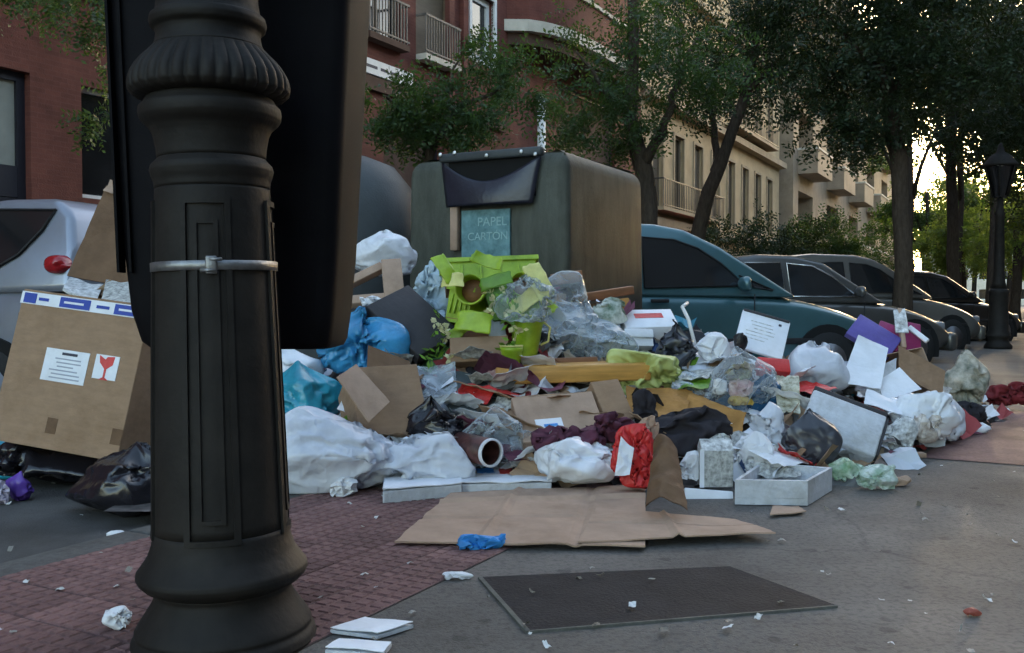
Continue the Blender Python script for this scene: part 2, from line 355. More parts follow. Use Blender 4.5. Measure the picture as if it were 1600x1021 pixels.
p_silver = paint('silver_paint', (.25, .27, .32)); p_teal = paint('teal_paint', (.058, .135, .152)); p_grey = paint('grey_paint', (.075, .075, .072)); p_dark = paint('dark_paint', (.03, .026, .024))
# ------------------------------------------------------------------ ground
KERB = 2.59
def slab(name, s0, s1, l0, l1, z0, z1, m, parent=None, kind=None):
    vs_ = [S(s, l, z) for z in (z0, z1) for (s, l) in ((s0, l0), (s1, l0), (s1, l1), (s0, l1))]
    o = link(name, mesh(vs_, [(3, 2, 1, 0), (4, 5, 6, 7), (0, 1, 5, 4), (1, 2, 6, 5), (2, 3, 7, 6), (3, 0, 4, 7)]), m, parent)
    bm = bmesh.new(); bm.from_mesh(o.data); bmesh.ops.recalc_face_normals(bm, faces=bm.faces); bm.to_mesh(o.data); bm.free()
    if kind: o['kind'] = kind
    return o
gr = link('ground', mesh([(-1500, -1500, -.13), (1500, -1500, -.13), (1500, 1500, -.13), (-1500, 1500, -.13)], [(0, 1, 2, 3)]), m_road); gr['kind'] = 'structure'
slab('road', -60, 220, KERB + .16, 10.8, -.128, -.12, m_road, None, 'structure')
slab('pavement', -40, 220, -9, KERB - .004, -.125, 0, m_asph, None, 'structure')
slab('far_pavement', -60, 220, 10.8, 16, -.127, 0, m_asph, None, 'structure')
kerb = slab('kerb', -40, 220, KERB, KERB + .155, -.126, -.012, m_grout, None, 'structure')
kst = None
for i in range(40):
    a = i * .9 - 4
    if kst is None:
        bmk = box(.006, .894, .002, .152, -.02, .002, .008); kst = bmk; kst.materials.append(m_kerb)
    o = bpy.data.objects.new('kerb_stone', kst); COL.objects.link(o); o.parent = kerb
    o.matrix_world = Matrix.Translation(S(a, KERB)) @ Matrix.Rotation(math.pi / 2 - A, 4, 'Z')
bed = slab('tiled_strip', -6, 60, 1.45, KERB - .006, -.01, .0035, m_grout, None, 'structure')
bmt = bmesh.new()
def addbox(bm, x0, x1, y0, y1, z0, z1, tz=0.0):
    q = [bm.verts.new(p) for p in ((x0, y0, z0), (x1, y0, z0), (x1, y1, z0), (x0, y1, z0), (x0 + tz, y0 + tz, z1), (x1 - tz, y0 + tz, z1), (x1 - tz, y1 - tz, z1), (x0 + tz, y1 - tz, z1))]
    for f in ((4, 5, 6, 7), (0, 1, 5, 4), (1, 2, 6, 5), (2, 3, 7, 6), (3, 0, 4, 7)): bm.faces.new([q[k] for k in f])
T = .189
addbox(bmt, .002, T - .002, .002, T - .002, -.004, .0052)
for i in range(4):
    for j in range(4):
        c = T / 4; addbox(bmt, i * c + .005, (i + 1) * c - .005, j * c + .005, (j + 1) * c - .005, .005, .0085, .003)
tile = bm2(bmt); tile.materials.append(m_tile)
random.seed(5)
for i in range(42):
    for j in range(6):
        o = bpy.data.objects.new('paving_tile', tile); COL.objects.link(o); o.parent = bed
        o.matrix_world = Matrix.Translation(S(.2 + i * .19, 1.45 + j * .19, random.uniform(-.0012, .0012))) @ Matrix.Rotation(math.pi / 2 - A, 4, 'Z') @ Matrix.Rotation(random.uniform(-.004, .004), 4, 'X')
slab('tiled_strip_beyond', 8.2, 60, 1.456, KERB - .01, -.009, .009, m_tile, None, 'structure')
cross = link('tiled_crossing', mesh([G(1440, 715, .004), G(1640, 730, .004), G(1640, 645, .004), G(1530, 640, .004)], [(0, 1, 2, 3)]), m_tile); cross['kind'] = 'structure'
# cover plate in the pavement
pc = [G(750, 905), G(1140, 888), G(1308, 950), G(825, 990)]
rt = empty('cover_plate', 'dark flat metal cover plate set in the grey pavement', 'cover plate', pc[3])
def prism(pts, z0, z1, origin):
    n = len(pts); vs_ = [V((p.x, p.y, z)) - V((origin.x, origin.y, 0)) for z in (z0, z1) for p in pts]
    bm = bmesh.new(); q = [bm.verts.new(v) for v in vs_]
    bm.faces.new(q[:n]); bm.faces.new(q[n:])
    for i in range(n): bm.faces.new((q[i], q[(i + 1) % n], q[n + (i + 1) % n], q[n + i]))
    return bm2(bm)
link('plate', prism(pc, -.002, .006, pc[3]), m_plate, rt)
def strip(a, b, wd):
    t = (b - a).normalized(); nn = V((-t.y, t.x, 0)) * wd; return [a - nn, b - nn, b + nn, a + nn]
for a, b, wd in ((pc[0], pc[3], .006), (pc[3], pc[2], .003)):
    link('rim', prism(strip(a, b, wd), -.002, .0068, pc[3]), m_rim, rt)

# ------------------------------------------------------------------ buildings
def fs(px, l=13.0):
    k = (px - 800) / FPX; D = l / (-math.cos(A) * k + math.sin(A)); return DX.dot(V((k * D, D, 0))), D
def fz(px, py, l=13.0):
    s, D = fs(px, l); return P(px, py, D).z
FM = {}
def facemat(l): return Matrix.Translation(NX * l) @ Matrix.Rotation(math.pi / 2 - A, 4, 'Z')   # local x along the street, local y away from it
def wall_holes(s0, s1, z0, z1, holes, depth=.22):
    ss = sorted({s0, s1, *[h[0] for h in holes], *[h[1] for h in holes]}); zs = sorted({z0, z1, *[h[2] for h in holes], *[h[3] for h in holes]})
    bm = bmesh.new()
    def quad(*p): bm.faces.new([bm.verts.new(q) for q in p])
    for a, b in zip(ss, ss[1:]):
        for c, d in zip(zs, zs[1:]):
            if not any(h[0] <= (a + b) / 2 <= h[1] and h[2] <= (c + d) / 2 <= h[3] for h in holes):
                quad((a, 0, c), (b, 0, c), (b, 0, d), (a, 0, d))
    for a, b, c, d in holes:
        quad((a, 0, c), (a, depth, c), (a, depth, d), (a, 0, d)); quad((b, 0, c), (b, 0, d), (b, depth, d), (b, depth, c))
        quad((a, 0, c), (b, 0, c), (b, depth, c), (a, depth, c)); quad((a, 0, d), (a, depth, d), (b, depth, d), (b, 0, d))
    for p in (((s0, 0, z0), (s0, 9, z0), (s0, 9, z1), (s0, 0, z1)), ((s1, 0, z0), (s1, 0, z1), (s1, 9, z1), (s1, 9, z0)), ((s0, 0, z1), (s1, 0, z1), (s1, 9, z1), (s0, 9, z1)), ((s0, 9, z0), (s1, 9, z0), (s1, 9, z1), (s0, 9, z1))): quad(*p)
    me = bpy.data.meshes.new('m'); bm.to_mesh(me); bm.free(); return me
def frame_mesh(a, b, c, d, t, y0, y1):
    bm = bmesh.new()
    for x0, x1, z0, z1 in ((a, b, d - t, d), (a, b, c, c + t), (a, a + t, c + t, d - t), (b - t, b, c + t, d - t)):
        q = [bm.verts.new(p) for p in ((x0, y0, z0), (x1, y0, z0), (x1, y1, z0), (x0, y1, z0), (x0, y0, z1), (x1, y0, z1), (x1, y1, z1), (x0, y1, z1))]
        for f in ((0, 1, 5, 4), (1, 2, 6, 5), (2, 3, 7, 6), (3, 0, 4, 7), (4, 5, 6, 7), (3, 2, 1, 0)): bm.faces.new([q[k] for k in f])
    return bm2(bm)
def window(bld, h, glass, frame, t=.07, depth=.22, surround=None, mull=0):
    a, b, c, d = h
    w_ = link('window', box(a, b, depth - .03, depth, c, d), glass, bld)
    link('frame', frame_mesh(a, b, c, d, t, depth - .09, depth - .025), frame, w_)
    for k in range(mull):
        x = a + (b - a) * (k + 1) / (mull + 1); link('mullion', box(x - .03, x + .03, depth - .08, depth - .026, c + t, d - t), frame, w_)
    if surround: link('surround', frame_mesh(a - .12, b + .12, c - .1, d + .12, .12, -.05, .06), surround, w_)
    return w_
def railing(bld, a, b, z0, z1, y, m, slabm, step=.16):
    r_ = link('balcony', box(a, b, y, .0, z0 - .14, z0), slabm, bld)
    bm = bmesh.new()
    addbox(bm, a, b, y, y + .05, z1 - .05, z1); addbox(bm, a, b, y, y + .04, z0 + .05, z0 + .09)
    x = a
    while x < b: addbox(bm, x, x + .025, y + .01, y + .035, z0, z1); x += step
    for x in (a, b - .04): addbox(bm, x, x + .04, y + .05, 0, z1 - .05, z1)
    link('railing', bm2(bm), m, r_)
    return r_
FL = 13.0
def Hs(x0, x1, y0, y1, ref=None):
    ref = ref or (x0 + x1) / 2
    return (fs(x0)[0], fs(x1)[0], fz(ref, y1), fz(ref, y0))
redb = empty('brick_building', 'red brick building with curved balcony and shop windows across the road', 'building', facemat(FL))
h_shop1 = Hs(-90, 52, 108, 322, 25); h_shop2 = Hs(131, 265, 140, 312, 160)
h_b1 = Hs(566, 628, -40, 62); h_b2 = Hs(651, 706, -30, 96); h_win = Hs(736, 771, -6, 96); h_top = Hs(882, 922, -70, 18); h_door = Hs(872, 960, 150, 330)
h_low = Hs(600, 690, 200, 330)
holes = [h_shop1, h_shop2, h_b1, h_b2, h_win, h_top, h_door, h_low]
up = []
for k in range(14):
    s_ = 1.5 + k * 2.4
    up.append((s_, s_ + 1.1, 13.2, 15.2))
link('wall', wall_holes(-14, fs(1000)[0], -.12, 18, holes + up), m_brick, redb)
for h in up: window(redb, h, m_glass, m_wframe)
window(redb, h_shop1, m_blind, m_dframe, .13, mull=0); window(redb, h_shop2, m_glass, m_wframe, .07)
a, b, c, d = h_shop1; link('sill_panel', box(a + .14, b - .14, .12, .185, c + .14, c + .6), m_dframe, redb)
window(redb, h_b1, m_glass, m_shut, .1, mull=1); window(redb, h_b2, m_shut, m_shut, .1)
railing(redb, h_b1[0], h_b1[1], h_b1[2], h_b1[2] + .95, -.25, m_rail2, m_brickd, .12)
railing(redb, h_b2[0], h_b2[1], h_b2[2], h_b2[2] + .95, -.3, m_rail2, m_cream, .12)
window(redb, h_win, m_glass, m_wframe, .16, surround=m_wframe); window(redb, h_top, m_glass, m_wframe, .14, surround=m_cream)
window(redb, h_door, m_brickd, m_dframe, .1); window(redb, h_low, m_brickd, m_dframe, .1)
sg = Hs(556, 640, 98, 122, 590)
sgn = link('sign_board', box(sg[0], sg[1], -.12, -.005, sg[2], sg[3], .01, 1, False), m_wframe, redb)
for k, (u0, u1) in enumerate(((.10, .32), (.38, .52), (.56, .78), (.82, .92))):
    link('lettering', box(sg[0] + (sg[1] - sg[0]) * u0, sg[0] + (sg[1] - sg[0]) * u1, -.125, -.121, sg[2] + .14, sg[3] - .14), m_text, sgn)
# curved balcony
bs0, bs1 = fs(788)[0], fs(985)[0]; bz = fz(850, 72)
def arcm(s0, s1, out, z0, z1, n=28, inner=0):
    pts = []
    for k in range(n + 1):
        t = k / n; x = s0 + (s1 - s0) * t; y = -out * (1 - (2 * t - 1) ** 4) ** .6
        pts.append((x, y))
    vs_, f = [], []
    for x, y in pts: vs_ += [(x, y, z0), (x, y, z1), (x, inner, z1), (x, inner, z0)]
    for k in range(n):
        a_ = 4 * k
        for q in range(4): f.append((a_ + q, a_ + (q + 1) % 4, a_ + 4 + (q + 1) % 4, a_ + 4 + q))
    return mesh(vs_, f)
cb = link('curved_balcony', arcm(bs0, bs1, 1.35, bz - .16, bz + .16), m_cream, redb)
link('parapet', arcm(bs0 + .15, bs1 - .15, 1.2, bz + .165, bz + 1.25), m_brick, cb)
link('coping', arcm(bs0 + .1, bs1 - .1, 1.27, bz + 1.255, bz + 1.36), m_cream, cb)
link('soffit', arcm(bs0 + .2, bs1 - .2, 1.1, bz - .5, bz - .165), m_brickd, cb)
ps = fs(841)[0]; link('downpipe', tubem([(ps, -.1, 0), (ps, -.1, fz(841, 150))], .13, 10), m_wframe, redb)
for px in (700, 722):
    s_ = fs(px)[0]; link('pilaster', box(s_ - .12, s_ + .12, -.14, -.003, 0, 17.5), m_brick, redb)
bnd = fz(650, 128, FL); link('string_course', box(-13.9, bs0 - .1, -.1, -.004, bnd - .55, bnd - .25), m_brickd, redb)
link('ground_floor_panel', box(fs(850)[0], fs(998)[0] - .1, -.05, -.006, 0, h_door[2]), m_brickd, redb)
# tan building
tb = empty('tan_building', 'tan rendered building with tall windows and balconies, beside the brick building', 'building', facemat(FL))
ts0, ts1 = fs(1000)[0] + .05, fs(1216)[0]
holes = []; zb = fz(1080, 350); z1_ = fz(1080, 228)
n = 8
for k in range(n):
    s_ = ts0 + 1.2 + k * (ts1 - ts0 - 1.6) / n
    for (za, zc) in ((zb + .3, z1_ + .1), (z1_ + 2.2, z1_ + 5.0), (z1_ + 7.1, z1_ + 9.6), (z1_ + 11.2, z1_ + 13.2)): holes.append((s_, s_ + 1.25, za, zc))
link('wall', wall_holes(ts0, ts1, -.12, z1_ + 15, holes), m_tan, tb)
for h in holes: window(tb, h, m_shut if random.random() < .5 else m_glass, m_shut, .09, surround=m_tand)
for z in (zb - .25, z1_ + 1.2, z1_ + 6.2): link('cornice', box(ts0, ts1, -.45, -.003, z - .2, z + .12), m_tand, tb)
railing(tb, ts0 + .5, ts0 + 9, zb + .25, zb + 1.35, -.75, m_rail, m_tand, .22)
railing(tb, ts0 + 11, ts0 + 20, z1_ + 1.7, z1_ + 2.7, -.75, m_rail, m_tand, .25)
aw = empty('shop_awning', 'small red awning over the shopfront below the tan facade', 'awning', facemat(FL))
link('canvas', mesh([(ts0 + .3, -.1, zb - .6), (ts0 + 7, -.1, zb - .6), (ts0 + 7, -1.3, zb - 1.3), (ts0 + .3, -1.3, zb - 1.3), (ts0 + 7, -1.3, zb - 1.55), (ts0 + .3, -1.3, zb - 1.55)], [(0, 1, 2, 3), (3, 2, 4, 5)]), mat('awning_red', (.30, .03, .025), .8), aw)
for x in (ts0 + .35, ts0 + 6.95): link('bracket', tubem([(x, -.02, zb - 1.6), (x, -1.28, zb - 1.34)], .025, 6), m_rail, aw)
# beige building
bb = empty('balcony_block', 'beige brick apartment block with deep dark balconies farther down the street', 'building', facemat(FL - .6))
q0, q1 = fs(1222)[0], fs(1402)[0]
zf = [-.1, 3.2, 8.2, 13.2, 18.2, 23.2]
holes = []
for lev in range(1, 5):
    for k in range(6):
        s_ = q0 + 1.5 + k * (q1 - q0 - 2) / 6; holes.append((s_, s_ + 4.6, zf[lev] + 1.9, zf[lev] + 4.4))
for k in range(6): s_ = q0 + 1.5 + k * (q1 - q0 - 2) / 6; holes.append((s_, s_ + 3.4, .2, 2.8))
link('wall', wall_holes(q0, q1, -.12, 24, holes, 1.3), m_beige, bb)
for h in holes:
    a, b, c, d = h; w_ = link('window', box(a, b, 1.27, 1.3, c, d), m_glass, bb); link('frame', frame_mesh(a + .3, b - .3, c, d - .2, .1, 1.2, 1.26), m_wframe if random.random() < .5 else m_shut, w_)
for lev in range(1, 5):
    for k in range(6):
        s_ = q0 + 1.3 + k * (q1 - q0 - 2) / 6; bo = link('balcony', box(s_, s_ + 5.0, -1.2, -.003, zf[lev] + .4, zf[lev] + 1.85), m_beige, bb); link('coping', box(s_ - .05, s_ + 5.05, -1.26, -.004, zf[lev] + 1.853, zf[lev] + 1.98), m_cream, bo)
ob_ = empty('unseen_shade_building', 'unseen building added along the near side to shade the street', 'building', Matrix.Translation(NX * -13.5) @ Matrix.Rotation(-math.pi / 2 - A, 4, 'Z'))  # added out of frame to cut the light coming from the right
hl = [(-95 + k * 5, -93.4 + k * 5, z, z + 2.1) for k in range(22) for z in (1, 4.6, 8.2, 11.8)]
link('wall', wall_holes(-100, 22, -.12, 17, hl), mat('grey_render', (.06, .062, .064), .85, .2, 1, .2, 30, stain=.2), ob_)
for h in hl: window(ob_, h, m_glass, m_shut)
eb = empty('end_block', 'pale distant building closing the street behind the trees', 'building', Matrix.Translation(S(185, 4)) @ Matrix.Rotation(-A, 4, 'Z'))
hl = [(-9 + k * 3, -7.6 + k * 3, z, z + 1.8) for k in range(9) for z in (1, 4.4, 7.8, 11.2)]
link('wall', wall_holes(-12, 20, -.12, 15, hl), m_cream, eb)
for h in hl: window(eb, h, m_glass, m_wframe)
# ------------------------------------------------------------------ trees
def leafmesh(clumps, seed, leaf=.07, twig=.35, per=11, aspect=.42):
    rng = np.random.default_rng(seed); allv = []
    for (c, rad, n) in clumps:
        c = np.array(c, float); rad = np.array(rad, float) if hasattr(rad, '__len__') else np.array([rad] * 3)
        nsub = max(3, n // 22); sub = rng.normal(size=(nsub, 3)); sub /= np.linalg.norm(sub, axis=1)[:, None]; sub *= rng.uniform(.25, 1, (nsub, 1)) ** .6
        which = rng.integers(0, nsub, n); org = sub[which] + rng.normal(size=(n, 3)) * .17
        d = org / (np.linalg.norm(org, axis=1)[:, None] + 1e-6) + rng.normal(size=(n, 3)) * .6; d[:, 2] -= .35; d /= np.linalg.norm(d, axis=1)[:, None]
        org = org * rad + c
        side = np.cross(d, rng.normal(size=(n, 3))); side /= np.linalg.norm(side, axis=1)[:, None]
        up_ = np.cross(side, d)
        ln = twig * rng.uniform(.6, 1.2, n)
        for k in range(per):
            t = (k + .5) / per; sg_ = 1 if k % 2 else -1
            base = org + d * (ln * t)[:, None] + up_ * (-.12 * ln * t * t)[:, None]
            dirv = side * sg_ + d * .55 + up_ * rng.normal(0, .3, (n, 1)); dirv /= np.linalg.norm(dirv, axis=1)[:, None]
            wv = np.cross(dirv, up_ + rng.normal(size=(n, 3)) * .4); wv /= np.linalg.norm(wv, axis=1)[:, None]
            l = (leaf * rng.uniform(.7, 1.25, n))[:, None]
            q = np.stack([base, base + dirv * l * .5 + wv * l * aspect * .5, base + dirv * l, base + dirv * l * .5 - wv * l * aspect * .5], 1)
            allv.append(q.reshape(-1, 3))
    v = np.concatenate(allv).astype(np.float32); nf = len(v) // 4
    me = bpy.data.meshes.new('m'); me.vertices.add(len(v)); me.vertices.foreach_set('co', v.ravel()); me.loops.add(nf * 4); me.polygons.add(nf)
    me.loops.foreach_set('vertex_index', np.arange(nf * 4, dtype=np.int32)); me.polygons.foreach_set('loop_start', np.arange(0, nf * 4, 4, dtype=np.int32))
    try: me.polygons.foreach_set('loop_total', np.full(nf, 4, dtype=np.int32))
    except Exception: pass
    me.update(calc_edges=True); me.validate(); return me
def tree(name, label, base, trunk, radii, limbs, clumps, seed, lm, leaf=.07, twig=.35, per=11, group='street trees'):
    """trunk: world points from the base up; limbs: lists of (points, r0); clumps in world space"""
    base = V(base); r_ = empty(name, label, 'tree', base, group)
    T_ = [V(p) - base for p in trunk]
    # smooth the trunk with extra points
    pts, rr = [], []
    for i in range(len(T_) - 1):
        for k in range(4):
            t = k / 4; p = T_[i].lerp(T_[i + 1], t); w_ = V((nz(p, 1.1, seed), nz(p, 1.3, seed + 2), 0)) * .05
            pts.append(p + w_); rr.append((radii[i] * (1 - t) + radii[i + 1] * t) * (1 + .1 * nz(p, 2.5, seed)))
    pts.append(T_[-1]); rr.append(radii[-1]); rr[0] *= 1.25
    tr = link('trunk', tubem(pts, rr, 12), m_bark, r_)
    rng = random.Random(seed)
    for lp, r0 in limbs:
        q = [V(p) - base for p in lp]; pp = []
        for i in range(len(q) - 1):
            for k in range(3): t = k / 3; pp.append(q[i].lerp(q[i + 1], t) + V((rng.uniform(-1, 1), rng.uniform(-1, 1), rng.uniform(-1, 1))) * .05)
        pp.append(q[-1]); link('limb', tubem(pp, [r0 * (1 - .75 * i / (len(pp) - 1)) for i in range(len(pp))], 8), m_bark, r_)
    link('crown', leafmesh([((V(c) - base), rad, n) for c, rad, n in clumps], seed, leaf, twig, per), lm, r_)
    return r_
def cl(px, py, D, r, n, ry=None): 
    return (P(px, py, D), (r, ry or r, r * .8), n)
RD = -.12
def tbase(px, D, z=0): p = P(px, 500, D); return V((p.x, p.y, z))
# low leafy tree behind the containers
b0 = tbase(655, 9.4, RD)
tree('street_tree', 'small leafy tree spreading just above the recycling containers', b0, [b0, P(660, 330, 9.4), P(672, 230, 9.3)], [.09, .075, .06],
     [([P(672, 230, 9.3), P(640, 180, 9.1), P(600, 150, 9.0)], .04), ([P(672, 230, 9.3), P(720, 170, 9.4), P(790, 130, 9.6)], .045), ([P(672, 230, 9.3), P(690, 150, 9.5), P(720, 90, 9.7)], .04)],
     [cl(640, 175, 9.1, .34, 210), cl(735, 150, 9.4, .40, 260), cl(690, 190, 9.2, .32, 190), cl(810, 125, 9.6, .30, 130), cl(600, 160, 8.9, .22, 90), cl(720, 105, 9.6, .28, 90)], 11, m_leaf, .055, .28)
# forked tree right behind the large container
b1 = tbase(1012, 13.8, RD)
tree('street_tree', 'forked tree rising behind the large paper container', b1, [b1, P(1010, 330, 13.8), P(1005, 265, 13.8), P(985, 180, 13.9), P(992, 60, 13.9), P(985, -60, 14)], [.17, .15, .13, .10, .08, .05],
     [([P(1006, 262, 13.8), P(1035, 210, 13.6), P(1052, 150, 13.5), P(1090, 60, 13.4)], .09), ([P(985, 180, 13.9), P(930, 120, 13.7), P(900, 80, 13.5)], .05)],
     [cl(960, 190, 13.6, .75, 200), cl(925, 130, 13.4, .6, 80), cl(1010, 110, 13.8, .9, 260), cl(1080, 70, 13.2, .9, 280), cl(1060, 170, 13.3, .6, 120), cl(960, 20, 13.9, .9, 160), cl(890, 215, 13.6, .45, 90), cl(1000, 250, 13.4, .4, 70)], 12, m_leaf, .075, .4)
b2 = tbase(1090, 16.5, RD)
tree('street_tree', 'leaning tree with a dark slanting trunk above the teal van', b2, [b2, P(1091, 360, 16.5), P(1108, 300, 16.4), P(1140, 220, 16.3), P(1166, 140, 16.2), P(1185, 50, 16.2)], [.15, .13, .12, .10, .085, .06],
     [([P(1118, 270, 16.4), P(1120, 200, 16.5), P(1100, 140, 16.6), P(1080, 90, 16.6)], .075), ([P(1160, 150, 16.2), P(1220, 90, 16.0), P(1260, 40, 15.8)], .06)],
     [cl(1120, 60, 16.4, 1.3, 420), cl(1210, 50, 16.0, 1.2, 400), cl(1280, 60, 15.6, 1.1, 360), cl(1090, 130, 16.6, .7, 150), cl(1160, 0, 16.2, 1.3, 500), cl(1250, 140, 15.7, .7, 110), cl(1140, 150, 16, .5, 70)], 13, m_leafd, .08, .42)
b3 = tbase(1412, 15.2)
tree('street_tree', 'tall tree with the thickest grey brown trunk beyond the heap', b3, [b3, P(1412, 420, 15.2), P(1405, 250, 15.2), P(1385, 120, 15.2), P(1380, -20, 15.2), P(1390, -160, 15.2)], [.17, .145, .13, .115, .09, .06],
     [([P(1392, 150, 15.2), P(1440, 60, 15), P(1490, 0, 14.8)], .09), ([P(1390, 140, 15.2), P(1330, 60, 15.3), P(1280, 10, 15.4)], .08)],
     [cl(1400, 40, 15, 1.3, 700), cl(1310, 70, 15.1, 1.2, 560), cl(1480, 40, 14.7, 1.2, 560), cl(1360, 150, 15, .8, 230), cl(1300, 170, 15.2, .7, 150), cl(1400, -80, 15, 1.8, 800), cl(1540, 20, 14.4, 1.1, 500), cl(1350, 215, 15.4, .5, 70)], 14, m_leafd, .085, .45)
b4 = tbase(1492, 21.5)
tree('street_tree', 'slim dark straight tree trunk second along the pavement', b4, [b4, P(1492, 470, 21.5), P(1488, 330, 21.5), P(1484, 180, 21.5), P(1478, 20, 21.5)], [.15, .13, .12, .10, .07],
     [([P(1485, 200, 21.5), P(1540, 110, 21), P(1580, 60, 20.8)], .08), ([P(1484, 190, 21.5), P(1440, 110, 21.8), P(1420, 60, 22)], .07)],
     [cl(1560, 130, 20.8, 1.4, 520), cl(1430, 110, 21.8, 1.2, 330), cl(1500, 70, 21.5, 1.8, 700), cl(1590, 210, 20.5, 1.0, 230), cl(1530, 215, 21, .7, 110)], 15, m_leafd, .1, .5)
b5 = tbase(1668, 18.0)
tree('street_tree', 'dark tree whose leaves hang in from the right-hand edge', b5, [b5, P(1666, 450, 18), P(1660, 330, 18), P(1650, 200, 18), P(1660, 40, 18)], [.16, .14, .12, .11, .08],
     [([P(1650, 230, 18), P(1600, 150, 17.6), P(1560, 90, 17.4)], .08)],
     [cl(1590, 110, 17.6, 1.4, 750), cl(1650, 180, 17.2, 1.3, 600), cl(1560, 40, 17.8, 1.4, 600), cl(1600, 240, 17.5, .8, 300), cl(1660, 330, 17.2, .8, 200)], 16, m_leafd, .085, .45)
lp_b = tbase(1560, 16.0); fl_ = empty('street_lamp', 'distant ornate street lamp with lantern at the right of the street', 'street lamp', lp_b)
link('base', lathe([(.215, 0), (.215, .05), (.18, .1), (.15, .16), (.195, .2), (.19, .23), (.155, .3), (.15, .9), (.17, .95), (.13, 1.0)], 24), m_iron, fl_)
link('shaft', lathe([(.125, 1.0), (.10, 1.1), (.085, 1.3), (.07, 2.2), (.09, 2.24), (.06, 2.3), (.05, 2.5)], 20), m_iron, fl_)
lt_ = link('lantern', lathe([(.09, 2.5), (.12, 2.54), (.24, 3.0), (.26, 3.02)], 6), m_glass, fl_); link('cap', lathe([(.29, 3.02), (.27, 3.06), (.16, 3.2), (.07, 3.26), (.04, 3.36), (.01, 3.42)], 18), m_iron, fl_)
for k in range(6): a_ = math.pi / 3 * k; link('glazing_bar', tubem([(.125 * math.cos(a_), .125 * math.sin(a_), 2.53), (.262 * math.cos(a_), .262 * math.sin(a_), 3.03)], .014, 5), m_iron, lt_)
rt_ = random.Random(31)
for i, (px, D, zc, r, lab) in enumerate([(1415, 30, 7.7, 2.8, 'dense dark plane tree added to block the sun glow'), (1545, 29, 7.8, 3.2, 'dense dark tree added to shade the right of the street'), (1496, 40, 9.9, 4.2, 'tall spreading dark tree added as sun screen behind the slim trunks'), (1640, 33, 8.0, 3.6, 'wide dark tree added against the sun, cut off by the right picture edge')]):
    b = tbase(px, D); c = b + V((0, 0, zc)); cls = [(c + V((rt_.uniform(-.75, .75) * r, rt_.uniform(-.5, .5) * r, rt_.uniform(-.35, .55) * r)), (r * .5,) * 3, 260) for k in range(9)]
    tree('street_tree', lab, b, [b, b + V((.1, 0, zc * .5)), c], [.12, .10, .08], [([b + V((.1, 0, zc * .5)), q[0]], .08) for q in cls[:3]], cls, 80 + i, m_leafd, .15, .6, 9)  # trees added across the sun's path to keep its beams off the street
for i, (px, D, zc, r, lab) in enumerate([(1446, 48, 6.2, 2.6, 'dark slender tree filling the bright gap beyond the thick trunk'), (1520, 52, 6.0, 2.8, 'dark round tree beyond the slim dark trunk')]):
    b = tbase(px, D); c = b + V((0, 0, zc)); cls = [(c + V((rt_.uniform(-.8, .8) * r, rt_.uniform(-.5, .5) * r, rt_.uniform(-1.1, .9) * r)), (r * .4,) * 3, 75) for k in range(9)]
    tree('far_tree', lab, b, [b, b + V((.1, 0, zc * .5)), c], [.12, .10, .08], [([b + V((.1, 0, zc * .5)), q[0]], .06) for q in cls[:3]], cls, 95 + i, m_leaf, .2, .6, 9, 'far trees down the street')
FT = [(1470, 60, 5.5, 3.0), (1520, 75, 7, 3.6), (1575, 66, 6, 3.4), (1440, 90, 9, 4.5), (1610, 52, 5.6, 3.0), (1545, 105, 9, 5), (1500, 42, 3.4, 1.7), (1640, 80, 8, 4.5), (1585, 38, 3.6, 1.9)]
names = ['sunlit', 'tall sunlit', 'round sunlit', 'far hazy', 'broad sunlit', 'farthest high', 'low sapling-like', 'wide backlit', 'young backlit']
spots = ['left of the sun glow', 'right of the sun glow', 'near the right edge', 'by the end of the balcony block', 'half cut by the right edge', 'closing the street', 'behind the slim dark trunk', 'beyond the right edge', 'behind the distant street lamp']
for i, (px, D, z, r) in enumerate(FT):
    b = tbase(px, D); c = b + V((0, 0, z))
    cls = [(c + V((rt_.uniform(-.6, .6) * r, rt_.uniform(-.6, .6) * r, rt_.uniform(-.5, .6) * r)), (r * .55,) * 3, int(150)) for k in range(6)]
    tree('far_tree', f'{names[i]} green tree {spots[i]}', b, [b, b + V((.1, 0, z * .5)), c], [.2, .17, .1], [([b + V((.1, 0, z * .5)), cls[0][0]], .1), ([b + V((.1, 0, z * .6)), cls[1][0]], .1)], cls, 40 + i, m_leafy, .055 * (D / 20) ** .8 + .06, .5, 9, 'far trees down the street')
def bush(px, py, D, r, n, seed, label, lm):
    c = P(px, py, D); b = V((c.x, c.y, RD)); o = empty('bush', label, 'bush', b, 'bushes')
    h_ = c.z - RD
    link('foliage', leafmesh([(V((k * r * .6, nz((k, 0, 0), 1, seed) * .4, h_ * (.75 + .2 * nz((k, 1, 0), 1, seed)))), (r * .7, r * .6, r * .6), n // 3) for k in (-1, 0, 1)] + [(V((0, 0, h_ * .35)), (r, r * .7, h_ * .4), n // 2)], seed, .10, .35, 9), lm, o)
    link('stem', joinvf and mesh(*joinvf([tube([V((0, 0, 0)), V((k * r * .5, .05, h_ * .7))], [.04, .015], 6) for k in (-1, -.2, .5)]), True), m_bark, o)
bush(1205, 350, 22, 1.4, 1100, 61, 'dark bush behind the teal van below the tan facade', m_leafd)
bush(1285, 345, 26, 1.3, 1000, 62, 'taller mid green bush before the balcony block', m_leaf)
bush(1345, 395, 30, 1.3, 600, 63, 'low bush beside the thick tree trunk', m_leaf)
